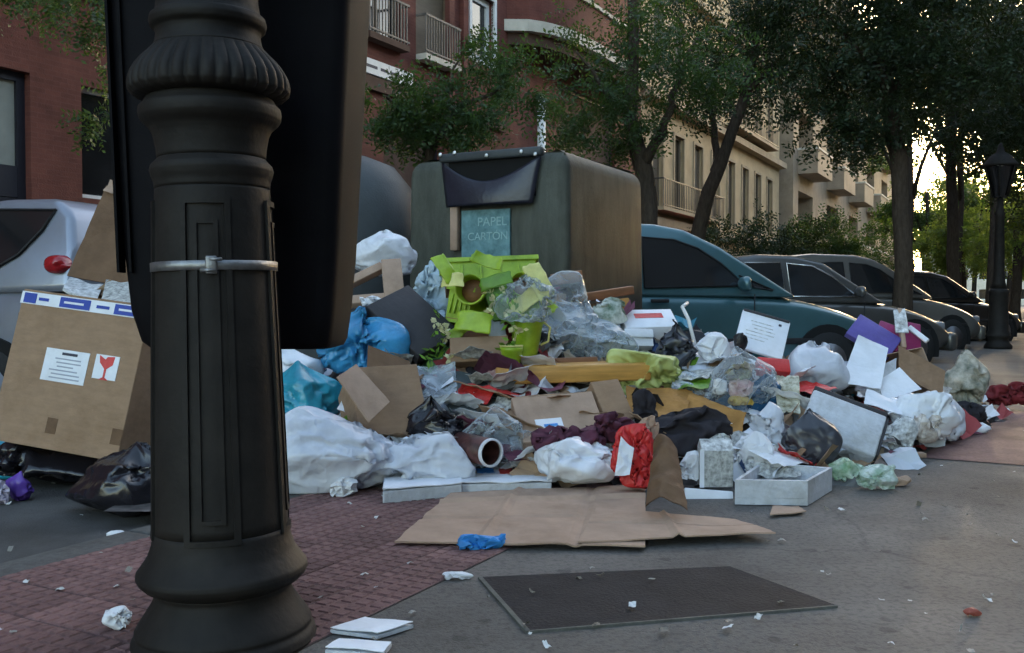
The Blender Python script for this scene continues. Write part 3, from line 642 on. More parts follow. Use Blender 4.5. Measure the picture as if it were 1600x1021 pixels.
# overhanging twigs at the top left, from a tree whose trunk stands outside the picture
b6 = V((-7.4, 9.5, RD))
tree('street_tree', 'tree whose leafy twigs hang into the top left corner', b6, [b6, b6 + V((.1, 0, 2)), b6 + V((.3, 0, 3.6))], [.13, .11, .09], [([b6 + V((.3, 0, 3.6)), P(60, -30, 9.3)], .05)],
     [cl(60, -40, 9.3, .6, 230), cl(150, -20, 9.2, .45, 130), cl(-60, -80, 9.4, .8, 250), cl(175, 170, 9.5, .3, 50)], 17, m_leaf, .06, .3)
# ------------------------------------------------------------------ cars
def make_car(name, label, loc, ang, pm, prof, L_, W_, tail=True, group='parked cars'):
    """local x forward from the rear bumper, z up from the road"""
    r_ = empty(name, label, 'car', Matrix.Translation(loc) @ Matrix.Rotation(ang, 4, 'Z'), group)
    st = prof['body']; bm = bmesh.new(); rings = []
    for (x, zt, zb_, hw) in st:
        sec = [(0, zt + .02), (.55 * hw, zt + .012), (.9 * hw, zt - .02), (.985 * hw, zt - .1), (hw, (zt + zb_) / 2 + .05), (.985 * hw, zb_ + .12), (.9 * hw, zb_), (0, zb_ - .02)]
        full = [(y, z) for y, z in sec] + [(-y, z) for y, z in sec[-2:0:-1]]
        rings.append([bm.verts.new((x, y, z)) for y, z in full])
    for a_, b_ in zip(rings, rings[1:]):
        n_ = len(a_)
        for k in range(n_): bm.faces.new((a_[k], a_[(k + 1) % n_], b_[(k + 1) % n_], b_[k]))
    bm.faces.new(rings[0][::-1]); bm.faces.new(rings[-1])
    bo = link('body', bm2(bm, True), pm, r_)
    sub = bo.modifiers.new('sub', 'SUBSURF'); sub.levels = 2; sub.render_levels = 2
    ol = prof['cabin']; zb0 = min(p[1] for p in ol); zt0 = max(p[1] for p in ol); hb = W_ / 2 * .955; ht = W_ / 2 * .74
    def hw(z): return hb + (ht - hb) * (z - zb0) / (zt0 - zb0)
    bm = bmesh.new(); l_ = [bm.verts.new((x, hw(z), z)) for x, z in ol]; rr_ = [bm.verts.new((x, -hw(z), z)) for x, z in ol]
    n_ = len(ol); bm.faces.new(l_); bm.faces.new(rr_[::-1])
    for k in range(n_): bm.faces.new((l_[k], rr_[k], rr_[(k + 1) % n_], l_[(k + 1) % n_]))
    bmesh.ops.recalc_face_normals(bm, faces=bm.faces)
    bmesh.ops.bevel(bm, geom=bm.edges[:], offset=.05, segments=3, profile=.5, affect='EDGES')
    link('cabin', bm2(bm, True), pm, r_)
    for sgn in (1, -1):
        for wp in prof['side']:
            bm = bmesh.new(); o_ = .012
            vv = [bm.verts.new((x, sgn * (hw(z) + o_), z)) for x, z in wp]; bm.faces.new(vv)
            ex = bmesh.ops.extrude_face_region(bm, geom=bm.faces[:]); bmesh.ops.translate(bm, vec=(0, -sgn * .02, 0), verts=[v for v in ex['geom'] if isinstance(v, bmesh.types.BMVert)])
            link('side_window', bm2(bm), m_carglass, r_)
            e_ = [V((x, sgn * (hw(z) + .016), z)) for x, z in wp]; link('window_trim', tubem(e_ + [e_[0]], .009, 5), prof.get('trim', m_trim), r_)
        for (x0, z0, x1, z1) in prof['seams']:
            link('door_seam', tubem([(x0, sgn * (W_ / 2 + .004), z0), (x1, sgn * (W_ / 2 + .004), z1)], .007, 5), m_trim, r_)
        link('side_strip', box(.55, L_ - .55, sgn * (W_ / 2 - .005) - .012, sgn * (W_ / 2 - .005) + .012, .50, .56, .008, 1), m_trim, r_)
        hx, hz = prof['handle']; link('door_handle', box(hx, hx + .18, sgn * (W_ / 2 + .01) - .018, sgn * (W_ / 2 + .01) + .018, hz, hz + .035, .01), m_trim, r_)
        mx_, mz = prof['mirror']; mi = link('mirror', bag_mesh(.12, .2, .15, 2, 3, 0, False, flat=2), pm, r_); mi.location = (mx_, sgn * (W_ / 2 + .06), mz)
        for wx in prof['wheels']:
            tprof = [(.19, -.1), (.29, -.105), (.31, -.07), (.315, 0), (.31, .07), (.29, .105), (.19, .1)]
            wh = link('wheel', lathe(tprof, 28), m_tyre, r_); wh.matrix_local = Matrix.Translation((wx, sgn * (W_ / 2 - .088), .315)) @ Matrix.Rotation(R(90), 4, 'X')
            link('rim', lathe([(.19, -.108), (.17, -.09), (.05, -.1), (.05, .1), (.17, .09), (.19, .108)], 20), m_alloy, wh)
            ap = [(wx + .375 * math.cos(t), .315 + .375 * math.sin(t)) for t in [math.pi * k / 14 for k in range(15)]] + [(wx - .37, .2), (wx + .37, .2)]
            yo = sgn * (W_ / 2 + .004); n9 = len(ap); link('wheel_well_shade', mesh([(x, yo, z) for x, z in ap] + [(x, yo - sgn * .08, z) for x, z in ap], [tuple(range(n9)), tuple(range(n9, 2 * n9))[::-1]] + [(i9, (i9 + 1) % n9, n9 + (i9 + 1) % n9, n9 + i9) for i9 in range(n9)]), m_hole, r_)  # flat black plate drawn for the shade around the tyre
        tl = prof['tail']; link('tail_light', box(tl[0], tl[1], sgn * tl[2] - .09, sgn * tl[2] + .09, tl[3], tl[4], .06, 4), m_tail, r_)
        hl_ = prof['head']; link('headlight', box(hl_[0], hl_[1], sgn * hl_[2] - .13, sgn * hl_[2] + .13, hl_[3], hl_[4], .04), m_lamp, r_)
    # windscreen and rear glass
    for nm, (i0, i1), ins in (('windscreen', prof['ws'], .09), ('rear_window', prof['rw'], .1)):
        (xa, za), (xb, zb_) = i0, i1; p = [(xa, -hw(za) + ins, za), (xa, hw(za) - ins, za), (xb, hw(zb_) - ins, zb_), (xb, -hw(zb_) + ins, zb_)]
        nn = (V(p[1]) - V(p[0])).cross(V(p[2]) - V(p[0])).normalized(); nn = nn if nn.z > 0 else -nn
        q = [V(a_) + nn * .012 for a_ in p]; me = mesh(q + [v - nn * .02 for v in q], [(0, 1, 2, 3), (7, 6, 5, 4), (0, 4, 5, 1), (1, 5, 6, 2), (2, 6, 7, 3), (3, 7, 4, 0)])
        link(nm, me, m_carglass, r_)
    link('bumper', box(-.04, .1, -W_ / 2 * .86, W_ / 2 * .86, .32, .58, .05), prof.get('bump', pm), r_); link('bumper', box(L_ - .12, L_ + .03, -W_ / 2 * .8, W_ / 2 * .8, .26, .5, .05), prof.get('bump', pm), r_)
    return r_
MPV = dict(body=[(0, .70, .32, .70), (.06, .95, .28, .80), (.4, 1.02, .22, .865), (1.2, 1.02, .2, .875), (2.1, 1.0, .2, .875), (2.75, .98, .2, .875), (3.1, .955, .2, .87), (3.5, .88, .22, .85), (3.95, .74, .24, .80), (4.2, .60, .28, .70), (4.28, .46, .32, .6)],
           cabin=[(.08, .96), (.16, 1.38), (.3, 1.60), (.9, 1.66), (1.7, 1.65), (2.0, 1.60), (2.35, 1.44), (3.12, .95)],
           side=[[(1.52, 1.04), (1.54, 1.52), (1.86, 1.50), (2.1, 1.42), (2.32, 1.28), (2.56, 1.06)], [(.66, 1.04), (.60, 1.50), (1.42, 1.53), (1.42, 1.04)], [(2.64, 1.05), (2.5, 1.16), (2.84, 1.02)]],
           seams=[(1.47, .3, 1.47, 1.0), (2.62, .34, 2.62, .98), (.62, .4, .62, 1.0)], handle=(1.56, .9), mirror=(2.48, 1.0), wheels=(.75, 3.42),
           tail=(-.01, .16, .72, .72, 1.05), head=(3.86, 4.16, .58, .54, .67), ws=((2.42, 1.40), (3.04, 1.0)), rw=((.13, 1.1), (.27, 1.53)))
HATCH = dict(body=[(0, .66, .34, .68), (.06, .86, .30, .78), (.35, .95, .22, .84), (1.0, .95, .2, .855), (2.0, .93, .2, .855), (2.6, .91, .2, .85), (3.0, .86, .22, .83), (3.45, .74, .24, .78), (3.8, .6, .28, .68), (3.9, .45, .32, .58)],
             cabin=[(.10, .90), (.24, 1.22), (.48, 1.42), (1.0, 1.49), (1.5, 1.48), (1.9, 1.40), (2.72, .88)],
             side=[[(1.36, .97), (1.36, 1.38), (1.72, 1.35), (1.98, 1.22), (2.3, .97)], [(.40, 1.0), (.58, 1.30), (.8, 1.38), (1.28, 1.39), (1.28, .97)]],
             seams=[(1.31, .3, 1.31, .93), (2.36, .34, 2.36, .9)], handle=(1.4, .82), mirror=(2.25, .95), wheels=(.65, 3.1),
             tail=(-.012, .24, .73, .72, .93), head=(3.42, 3.72, .56, .52, .65), ws=((1.98, 1.35), (2.64, .93)), rw=((.15, .98), (.42, 1.37)), bump=None)
HATCH['bump'] = m_trim; del HATCH['bump']
SILV = dict(body=[(0, .70, .34, .70), (.06, .98, .30, .80), (.35, 1.02, .22, .85), (1.0, 1.0, .2, .86), (2.0, .98, .2, .86), (2.6, .95, .2, .85), (3.1, .88, .22, .83), (3.55, .76, .24, .78), (3.85, .6, .28, .68), (3.95, .45, .32, .58)],
            cabin=[(.04, .98), (.07, 1.25), (.14, 1.48), (.30, 1.59), (.75, 1.60), (1.3, 1.55), (1.9, 1.43), (2.9, .92)],
            side=[[(1.42, 1.05), (1.42, 1.46), (1.72, 1.40), (2.02, 1.28), (2.5, 1.02)], [(1.34, 1.06), (1.34, 1.48), (.80, 1.53), (.26, 1.51), (.34, 1.38), (.50, 1.22), (.70, 1.12)]],
            seams=[(1.38, .3, 1.38, 1.0), (2.5, .34, 2.5, .95)], handle=(1.46, .88), mirror=(2.4, 1.0), wheels=(.65, 3.15),
            tail=(.07, .23, .755, 1.09, 1.21), head=(3.5, 3.8, .6, .55, .72), ws=((2.06, 1.41), (2.8, .98)), rw=((.06, 1.1), (.14, 1.42)), trim=m_trim)
SED = dict(HATCH); SED['trim'] = m_chrome
MPV2 = dict(MPV); MPV2['trim'] = m_trim
p = P(1335, 500, 10.4); aa = R(14)
make_car('parked_car', 'teal people carrier parked behind the rubbish heap', V((p.x, p.y, RD)) - V((math.cos(aa), math.sin(aa), 0)) * 4.28, aa, p_teal, MPV2, 4.28, 1.75)
p = P(1440, 500, 13.2); aa = R(16)
make_car('parked_car', 'dark grey car with bright window trim just beyond the teal van', V((p.x, p.y, RD)) - V((math.cos(aa), math.sin(aa), 0)) * 3.9, aa, p_grey, SED, 3.9, 1.71)
p = P(1492, 500, 16.8); aa = R(18)
make_car('parked_car', 'third parked car, mostly hidden, roof pale grey', V((p.x, p.y, RD)) - V((math.cos(aa), math.sin(aa), 0)) * 4.28, aa, paint('taupe_paint', (.15, .145, .135)), MPV, 4.28, 1.75)
p = P(1560, 500, 20.0); aa = R(20)
make_car('parked_car', 'black car farthest along behind the slim trunks', V((p.x, p.y, RD)) - V((math.cos(aa), math.sin(aa), 0)) * 3.9, aa, p_dark, HATCH, 3.9, 1.71)
p = P(178, 500, 6.0); aa = R(160)
make_car('parked_car', 'silver hatchback with red tail light behind the big brown box', V((p.x, p.y + .8, RD)), aa, p_silver, SILV, 3.95, 1.72)
# ------------------------------------------------------------------ recycling containers
cc = V((.37, 6.2, RD))    # near corner: local x runs left along the end face (NX), local y along the street (DX)
Rm = Matrix((( NX.x, DX.x, 0, cc.x), (NX.y, DX.y, 0, cc.y), (0, 0, 1, cc.z), (0, 0, 0, 1)))
def rounded_tank(wd, ln, h, taper, bev, top_round):
    bm = bmesh.new(); bmesh.ops.create_cube(bm, size=1)
    for v in bm.verts:
        k = 1 if v.co.z < 0 else 1 - taper
        v.co = V((v.co.x * wd * k, v.co.y * ln * k, (v.co.z + .5) * h))
    bmesh.ops.bevel(bm, geom=[e for e in bm.edges if abs(e.verts[0].co.z - e.verts[1].co.z) > .5], offset=bev, segments=5, profile=.5, affect='EDGES')
    bmesh.ops.bevel(bm, geom=[e for e in bm.edges if e.verts[0].co.z > h - .01 and e.verts[1].co.z > h - .01 and len(e.link_faces) == 2 and abs(e.link_faces[0].normal.z - e.link_faces[1].normal.z) > .3], offset=top_round, segments=5, profile=.5, affect='EDGES')
    return bm2(bm, True)
W1, L1, H1 = 1.28, 1.42, 1.91
con = empty('paper_container', 'large grey green paper recycling container with dark rubber mouth flap', 'recycling container', Rm)
o = link('shell', rounded_tank(W1, L1, H1, .035, .05, .12), m_gbin, con); o.location = (W1 / 2, L1 / 2, 0)
for q in o.data.polygons: pass
yF = -.004
def ty(z): return .035 * .5 * L1 * (z / H1)       # the end face leans back a little
def cpx(px, py):   # pixel on the end face -> local (x, z)
    r = ray(px, py); n_ = DX; t = (cc - CAMP).dot(n_) / r.dot(n_); q = CAMP + r * t - cc; return q.dot(NX), q.z
x0, zt = cpx(846, 236); x1, _ = cpx(690, 236); _, zl = cpx(760, 322)
link('mouth', box(x0 + .05, x1 - .05, ty(zt) - .012, ty(zt) + .02, zl + .05, zt - .03), m_hole, con)  # solid black block painted as the shaded opening
# sagging flap
vs_, f_ = [], []; NU, NV = 20, 12
for j in range(NV + 1):
    for i in range(NU + 1):
        u, v = i / NU, j / NV; z_t = zt - .02 - .16 * math.sin(math.pi * u) * (1) ; z = z_t + (zl - z_t) * v
        xx = x0 + (x1 - x0) * (u + (.5 - u) * .14 * v)
        y = ty(z) - .02 - .14 * math.sin(math.pi * u) ** .8 * (1 - v * .55) * (.35 + .65 * v) - .02 * v
        vs_.append((xx, y, z))
for j in range(NV):
    for i in range(NU): a_ = j * (NU + 1) + i; f_.append((a_, a_ + 1, a_ + NU + 2, a_ + NU + 1))
fl = link('flap', mesh(vs_, f_, True), m_flap, con); so_ = fl.modifiers.new('solid', 'SOLIDIFY'); so_.thickness = .006
link('mouth_hood', box(x0 - .01, x1 + .01, ty(zt) - .05, ty(zt) + .01, zt - .03, zt + .03, .015), m_gbin2, con)
for px, py in ((692, 243), (714, 240), (764, 244), (818, 238), (840, 242)):
    x, z = cpx(px, py); rv = link('rivet', bag_mesh(.026, .02, .026, 3, 2, 0, False), m_rivet, con); rv.location = (x, ty(z) - .058, z - .013)
x0p, ztp = cpx(797, 326); x1p, zbp = cpx(722, 410)
po = link('notice', box(x0p, x1p, -.006, .012, zbp, ztp), m_poster, con)
for body, px, py, sz in (('PAPEL', 795, 352, .085), ('CARTÓN', 797, 374, .075)):
    cu = bpy.data.curves.new('lettering', 'FONT'); cu.body = body; cu.size = sz; cu.extrude = .001; cu.align_x = 'RIGHT'
    x, z = cpx(px, py); tmp = bpy.data.objects.new('tmp', cu); COL.objects.link(tmp); bpy.context.view_layer.update()
    tme = bpy.data.meshes.new_from_object(tmp.evaluated_get(bpy.context.evaluated_depsgraph_get())); bpy.data.objects.remove(tmp)
    t_ = link('lettering', tme, m_pale, po); t_.matrix_local = Matrix(((-1, 0, 0, x + .01), (0, 0, -1, -.009), (0, 1, 0, z), (0, 0, 0, 1)))
x0b, zt2 = cpx(718, 318); x1b, zb2 = cpx(707, 392)
link('strut', box(x0b, x1b, -.035, .012, zb2, zt2, .006), m_card2, con)
link('base_skirt', box(-.012, W1 + .012, -.012, L1 + .012, 0, .16, .02), m_gbin2, con)
for sx in (.3, .98): link('lifting_ring', tubem([(sx, L1 / 2 + .09 * math.cos(t), H1 - .01 + .07 * math.sin(t)) for t in [math.pi * k / 8 for k in range(9)]], .012, 6), m_rail, con)
ig = P(538, 300, 7.7); igb = V((ig.x, ig.y, RD))
ir = empty('igloo_container', 'dark round topped recycling container behind the litter bin', 'recycling container', igb)
ip = [(.50, .05), (.60, .1), (.63, .35), (.64, .7), (.635, 1.0), (.625, 1.3), (.60, 1.58), (.53, 1.82), (.40, 1.98), (.20, 2.06), (.03, 2.08)]
link('shell', lathe([(r * 1.0, z) for r, z in ip], 40), m_gbin2, ir); link('foot_ring', lathe([(.54, 0), (.58, 0), (.58, .09), (.54, .09)], 32), m_rail, ir)
for t in (R(-90), R(30), R(150)):
    ho = link('deposit_hole', lathe([(.11, 0), (.13, 0), (.13, .05), (.11, .05)], 20), m_rail, ir); ho.matrix_local = Matrix.Rotation(t, 4, 'Z') @ Matrix.Translation((.59, 0, 1.38)) @ Matrix.Rotation(R(78), 4, 'Y')
# ------------------------------------------------------------------ lamp post and litter bin
K = .0015
def pz(y): return CAMH + (HOR - y) * K
PB = V((P(352, 1000, 2.25).x, 2.25, 0))
post = empty('lamp_post', 'ornate dark cast iron lamp post with gadrooned collar and steel strap', 'lamp post', Matrix.Translation(PB) @ Matrix.Rotation(R(-1.1), 4, 'Y'))
prof = {'base': [(1012, 141), (1004, 142), (990, 139), (982, 133), (976, 134), (968, 130), (955, 121), (935, 108), (922, 103), (914, 106)],
        'lower_moulding': [(914, 107), (908, 119), (900, 127), (893, 130), (886, 129), (878, 123), (862, 112), (845, 106), (825, 102)],
        'shaft': [(825, 101.5), (780, 100), (700, 98), (560, 94), (430, 90), (310, 87), (298, 86)],
        'neck_ring': [(298, 86.5), (286, 88), (278, 91), (270, 93), (262, 91), (257, 86), (252, 82)],
        'bell': [(252, 81.5), (235, 83), (215, 87), (205, 92), (196, 102), (190, 106), (182, 107), (174, 106), (168, 100), (160, 96)],
        'collar': [(160, 96), (155, 112), (148, 118), (138, 118), (125, 115), (112, 108), (100, 99), (90, 90), (82, 84)],
        'upper_neck': [(82, 84), (74, 80), (62, 78), (56, 79), (50, 86), (42, 88), (34, 86), (30, 79), (10, 76), (-40, 74), (-200, 70), (-500, 64), (-900, 58), (-1300, 55)]}
for nm, pr in prof.items():
    md = None
    if nm == 'collar':
        zA, zB = pz(160), pz(82)
        md = lambda r, z, a: r * (1 + .035 * (abs(math.cos(a * 17)) ** .6 * 2 - 1) * math.sin(math.pi * min(1, max(0, (z - zA) / (zB - zA)))) ** .5)
    dense = []
    for (ya, ra), (yb, rb) in zip(pr, pr[1:]):
        for k in range(3): t = k / 3; dense.append(((ra + (rb - ra) * t) * K, pz(ya + (yb - ya) * t)))
    dense.append((pr[-1][1] * K, pz(pr[-1][0])))
    dense = [(r, z if z > .002 else .002) for r, z in dense]
    link(nm, lathe(dense, 272 if nm == 'collar' else 64, md), m_iron, post)
def shr(z):
    y = HOR - (z - CAMH) / K; q = prof['shaft']
    for (ya, ra), (yb, rb) in zip(q, q[1:]):
        if yb <= y <= ya: return (ra + (rb - ra) * (ya - y) / (ya - yb)) * K
    return (q[0][1] if y > q[0][0] else q[-1][1]) * K
def panel_frame(a0, a1, y0, y1, wd, dep):
    bm = bmesh.new(); z0, z1 = pz(y1), pz(y0); da = wd / .14
    def patch(aa0, aa1, za, zb_):
        nz_ = max(1, int((zb_ - za) / .05)); na = max(1, int((aa1 - aa0) / .1)); g = {}
        for i in range(nz_ + 1):
            for j in range(na + 1):
                z = za + (zb_ - za) * i / nz_; a_ = aa0 + (aa1 - aa0) * j / na; r = shr(z)
                for k, rr in ((0, r - .003), (1, r + dep)): g[i, j, k] = bm.verts.new((rr * math.cos(a_), rr * math.sin(a_), z))
        for i in range(nz_):
            for j in range(na):
                bm.faces.new((g[i, j, 1], g[i, j + 1, 1], g[i + 1, j + 1, 1], g[i + 1, j, 1]))
        for i in range(nz_):
            for j in (0, na): bm.faces.new((g[i, j, 0], g[i, j, 1], g[i + 1, j, 1], g[i + 1, j, 0]))
        for j in range(na):
            for i in (0, nz_): bm.faces.new((g[i, j, 0], g[i, j, 1], g[i, j + 1, 1], g[i, j + 1, 0]))
    patch(a0, a0 + da, z0, z1); patch(a1 - da, a1, z0, z1); patch(a0 + da, a1 - da, z1 - wd, z1); patch(a0 + da, a1 - da, z0, z0 + wd)
    return bm2(bm)
for q in range(4):
    a_ = R(-81 + 90 * q)
    link('panel_moulding', panel_frame(a_ - .40, a_ + .40, 318, 832, .013, .007), m_iron, post)
    link('inner_moulding', panel_frame(a_ - .20, a_ + .20, 350, 800, .010, .006), m_iron, post)
zs = pz(418); rs = shr(zs) + .0085
st_ = link('strap', lathe([(rs - .003, zs - .011), (rs, zs - .010), (rs, zs + .010), (rs - .003, zs + .011)], 64, None, False), m_strap, post)
a_ = R(-76); bk = link('buckle', box(-.012, .012, -.006, .007, -.02, .02, .003), m_strap, st_); bk.matrix_local = Matrix.Translation((rs * math.cos(a_), rs * math.sin(a_), zs)) @ Matrix.Rotation(a_ + R(90), 4, 'Z')
for k in (-1, 1):
    sc_ = link('screw', lathe([(.004, -.016), (.004, .016)], 8), m_strap, st_); sc_.matrix_local = Matrix.Translation((rs * 1.04 * math.cos(a_ + .05 * k), rs * 1.04 * math.sin(a_ + .05 * k), zs + .012 * k)) @ Matrix.Rotation(R(90), 4, 'Y')
# litter bin
bp_ = P(377, 540, 2.62); bb_ = V((bp_.x, 2.62, bp_.z - .005))
lb = empty('litter_bin', 'dark tapered litter bin hung behind the lamp post', 'litter bin', bb_)
def loft(secs, bev=.07, n=6):
    rings = []; bm = bmesh.new()
    for (x0, x1, y0, y1, z) in secs:
        ring = []; r = min(bev, (x1 - x0) / 2, (y1 - y0) / 2)
        for cx, cy, a0 in ((x1 - r, y1 - r, 0), (x0 + r, y1 - r, 90), (x0 + r, y0 + r, 180), (x1 - r, y0 + r, 270)):
            for k in range(n + 1): t = R(a0 + 90 * k / n); ring.append(bm.verts.new((cx + r * math.cos(t), cy + r * math.sin(t), z)))
        rings.append(ring)
    for a_, b_ in zip(rings, rings[1:]):
        n_ = len(a_)
        for k in range(n_): bm.faces.new((a_[k], a_[(k + 1) % n_], b_[(k + 1) % n_], b_[k]))
    bm.faces.new(rings[0][::-1]); bm.faces.new(rings[-1])
    return bm2(bm, True)
kk = 2.62 / FPX
link('body', loft([(-125 * kk, 145 * kk, -.11, .2, 0), (-138 * kk, 150 * kk, -.12, .21, .02), (-152 * kk, 156 * kk, -.125, .22, .10), (-160 * kk, 163 * kk, -.13, .23, .25), (-182 * kk, 185 * kk, -.14, .26, .98), (-184 * kk, 187 * kk, -.14, .26, 1.04)], .05), m_binpl, lb)
link('rim', loft([(-192 * kk, 195 * kk, -.155, .275, 1.042), (-192 * kk, 195 * kk, -.155, .275, 1.10)], .06), m_binpl, lb)
link('hood', loft([(-188 * kk, 191 * kk, -.15, .27, 1.102), (-170 * kk, 172 * kk, -.12, .24, 1.25), (-120 * kk, 120 * kk, -.06, .18, 1.32)], .06), m_binpl, lb)
for x in (-158, -140):
    link('rib', mesh([((x - 2) * kk, -.142, .2), ((x + 2) * kk, -.142, .2), ((x - 14 + 2) * kk, -.152, 1.0), ((x - 14 - 2) * kk, -.152, 1.0), ((x - 2) * kk, -.1, .2), ((x + 2) * kk, -.1, .2), ((x - 12) * kk, -.1, 1.0), ((x - 16) * kk, -.1, 1.0)], [(0, 1, 2, 3), (0, 4, 5, 1), (1, 5, 6, 2), (3, 2, 6, 7), (0, 3, 7, 4)]), m_binpl, lb)
link('mounting_bracket', box(-.12, .06, -.24, -.12, .35, .41, .01), m_iron, lb)

# ------------------------------------------------------------------ the heap: loose small rubbish
rg = random.Random(77)
def sheet_bits(n, region, seed, pal_=None):
    vs_, f_, cols = [], [], []
    pal = [(.74, .75, .79)] * 6 + [(.52, .55, .60)] * 3 + [(.36, .24, .15)] * 4 + [(.02, .02, .025)] * 4 + [(.05, .09, .2), (.05, .22, .3), (.3, .05, .05), (.16, .05, .08), (.25, .2, .15), (.12, .12, .12), (.12, .12, .12), (.3, .3, .3)]
    pal = pal_ or pal; r_ = random.Random(seed)
    for _ in range(n):
        c, nrm, sc_ = region(r_)
        col = r_.choice(pal); L0 = sc_ * r_.uniform(.6, 1.6); W0 = L0 * r_.uniform(.4, .9)
        u = V((r_.uniform(-1, 1), r_.uniform(-1, 1), r_.uniform(-1, 1))); u = (u - nrm * u.dot(nrm) * r_.uniform(.4, 1)).normalized(); v = nrm.cross(u).normalized(); k0 = len(vs_)
        cu = r_.uniform(-1.2, 1.2)
        for j in range(4):
            for i in range(4):
                vs_.append(c + u * (i / 3 - .5) * L0 + v * (j / 3 - .5) * W0 + nrm * (r_.uniform(-.12, .12) + cu * (i / 3 - .5) ** 2) * L0)
        for j in range(3):
            for i in range(3): a_ = k0 + j * 4 + i; f_.append((a_, a_ + 1, a_ + 5, a_ + 4)); cols.append(col)
    me = mesh(vs_, f_); ca = me.color_attributes.new('col', 'FLOAT_COLOR', 'CORNER')
    arr = np.repeat(np.array([(*c, 1) for c in cols], np.float32), 4, 0); ca.data.foreach_set('color', arr.ravel()); return me
m_bits = mat('mixed_rubbish', (.5, .5, .5), .6, .1, 9, .2, 40, spec=.35)
N_ = m_bits.node_tree.nodes; at_ = N_.new('ShaderNodeVertexColor'); at_.layer_name = 'col'
m_bits.node_tree.links.new(at_.outputs[0], N_['Principled BSDF'].inputs['Base Color'])
def on_mound(r_):
    while True:
        x = r_.uniform(-1.3, 3.4); y = r_.uniform(3.9, 7.2); h = mound(x, y)
        if h > .02: break
    e = .05; nn = V((mound(x - e, y) - mound(x + e, y), mound(x, y - e) - mound(x, y + e), 2 * e)).normalized()
    return V((x, y, h + r_.uniform(-.02, .03))), (nn + V((r_.uniform(-.6, .6), r_.uniform(-.6, .6), r_.uniform(-.2, .4)))).normalized(), .125
o = link('loose_rubbish', sheet_bits(900, on_mound, 3), m_bits); tag(o, 'mass of small crumpled rubbish filling the heap', 'rubbish', kind='stuff')
g = []; NXm, NYm = 110, 76
for j in range(NYm + 1):
    for i in range(NXm + 1):
        x = -1.65 + 5.4 * i / NXm; y = 3.85 + 3.4 * j / NYm; h = mound(x, y); g.append((x, y, (h * .93 - .03 + .05 * nz((x, y, 0), 6, 1) * min(1, h * 5)) if h > .001 else -.05))
hm = link('rubbish_mound', mesh(g, [(j * (NXm + 1) + i, j * (NXm + 1) + i + 1, (j + 1) * (NXm + 1) + i + 1, (j + 1) * (NXm + 1) + i) for j in range(NYm) for i in range(NXm)], True), mat('packed_rubbish', (.05, .045, .045), .7, .6, 9, .9, 40, col2=(.16, .14, .13), crinkle=7))
tag(hm, 'packed dark rubbish underneath the heap of bags and boxes', 'rubbish', kind='stuff')
def on_floor(r_):
    while True:
        px, py = r_.uniform(-20, 1620), 560 + 470 * r_.random() ** .8; p = G(px, py); lat = p.dot(NX)
        if p.y < 9 and mound(p.x, p.y) <= 0 and p.y > 1.5:
            dens = .9 if py < 830 else .35
            if r_.random() < dens: break
    return V((p.x, p.y, (.014 if lat < KERB else RD + .012))), V((r_.uniform(-.2, .2), r_.uniform(-.2, .2), 1)).normalized(), .017
o = link('litter_scraps', sheet_bits(150, on_floor, 8, [(.30, .29, .26), (.22, .2, .17), (.5, .5, .48), (.16, .14, .11), (.6, .6, .6)]), m_bits); tag(o, 'tiny scraps of litter scattered over the pavement', 'litter', kind='stuff')
# ------------------------------------------------------------------ the heap: single things
def place(b, D=None, dr=.8):
    x0, y0, x1, y1 = b; cx = (x0 + x1) / 2
    Df = D if D is not None else M(cx, y1 - 2).y
    w_ = (x1 - x0) / FPX * Df; d_ = w_ * dr; Dc = Df + d_ * .42
    w_ = (x1 - x0) / FPX * Dc; h_ = (y1 - y0) / FPX * Dc
    p = P(cx, y1, Df); q = P(cx, y1, Dc); z = max(p.z, RD if p.dot(NX) > KERB else 0.002)
    return V((q.x, Dc, z)), w_, d_, h_
SEED = [100]
def bag(name, label, cat, b, m, D=None, dr=.8, cr=.16, knot=True, sub=4, rot=0, group=None, tie=None, smooth=True, flat=.7):
    cloth = cat == 'cloth'; sub = max(sub, 4) if not cloth else 4
    p, w_, d_, h_ = place(b, D, dr); SEED[0] += 1
    me = bag_mesh(w_, d_, h_, SEED[0], sub, cr, knot, smooth, 7 + SEED[0] % 5, flat, 14, cloth)
    if tie is None and not group and not rot:
        o = link(name, me, m); o.location = p; return tag(o, label, cat)
    r_ = empty(name, label, cat, Matrix.Translation(p) @ Matrix.Rotation(rot, 4, 'Y'), group); link('sack', me, m, r_)
    if tie:
        z = h_ * .88
        for k in (-1, 1):
            e_, _ = sheet((0, 0, z), (k * w_ * .12, -.01, z + h_ * .06), (k * w_ * .3, -.03, z + h_ * .16), (k * w_ * .05, .02, z + h_ * .14), 8, 5, .012, .002, SEED[0] + k, 0, 30, True); link('tied_ear', e_, tie, r_)
    return r_
def crumple(name, label, cat, b, m, D=None, dr=.7, cr=.26, sub=3, group=None):
    p, w_, d_, h_ = place(b, D, dr); SEED[0] += 1
    o = link(name, bag_mesh(w_, d_, h_, SEED[0], sub, cr * .9, False, False, 9, .7, 40), m); o.location = p; return tag(o, label, cat, group)
def psheet(name, label, cat, c4, m, amp=.012, thick=.002, seed=1, ragged=.03, freq=6, nu=16, nv=12, smooth=False, sag=0, group=None):
    """c4: four (px, py, D) corners"""
    c = [P(*q) if len(q) == 3 else M(*q) for q in c4]
    me, base = sheet(*c, nu, nv, amp, thick, seed, ragged, freq, smooth, sag); o = link(name, me, m); o.location = base
    return tag(o, label, cat, group) if cat else o
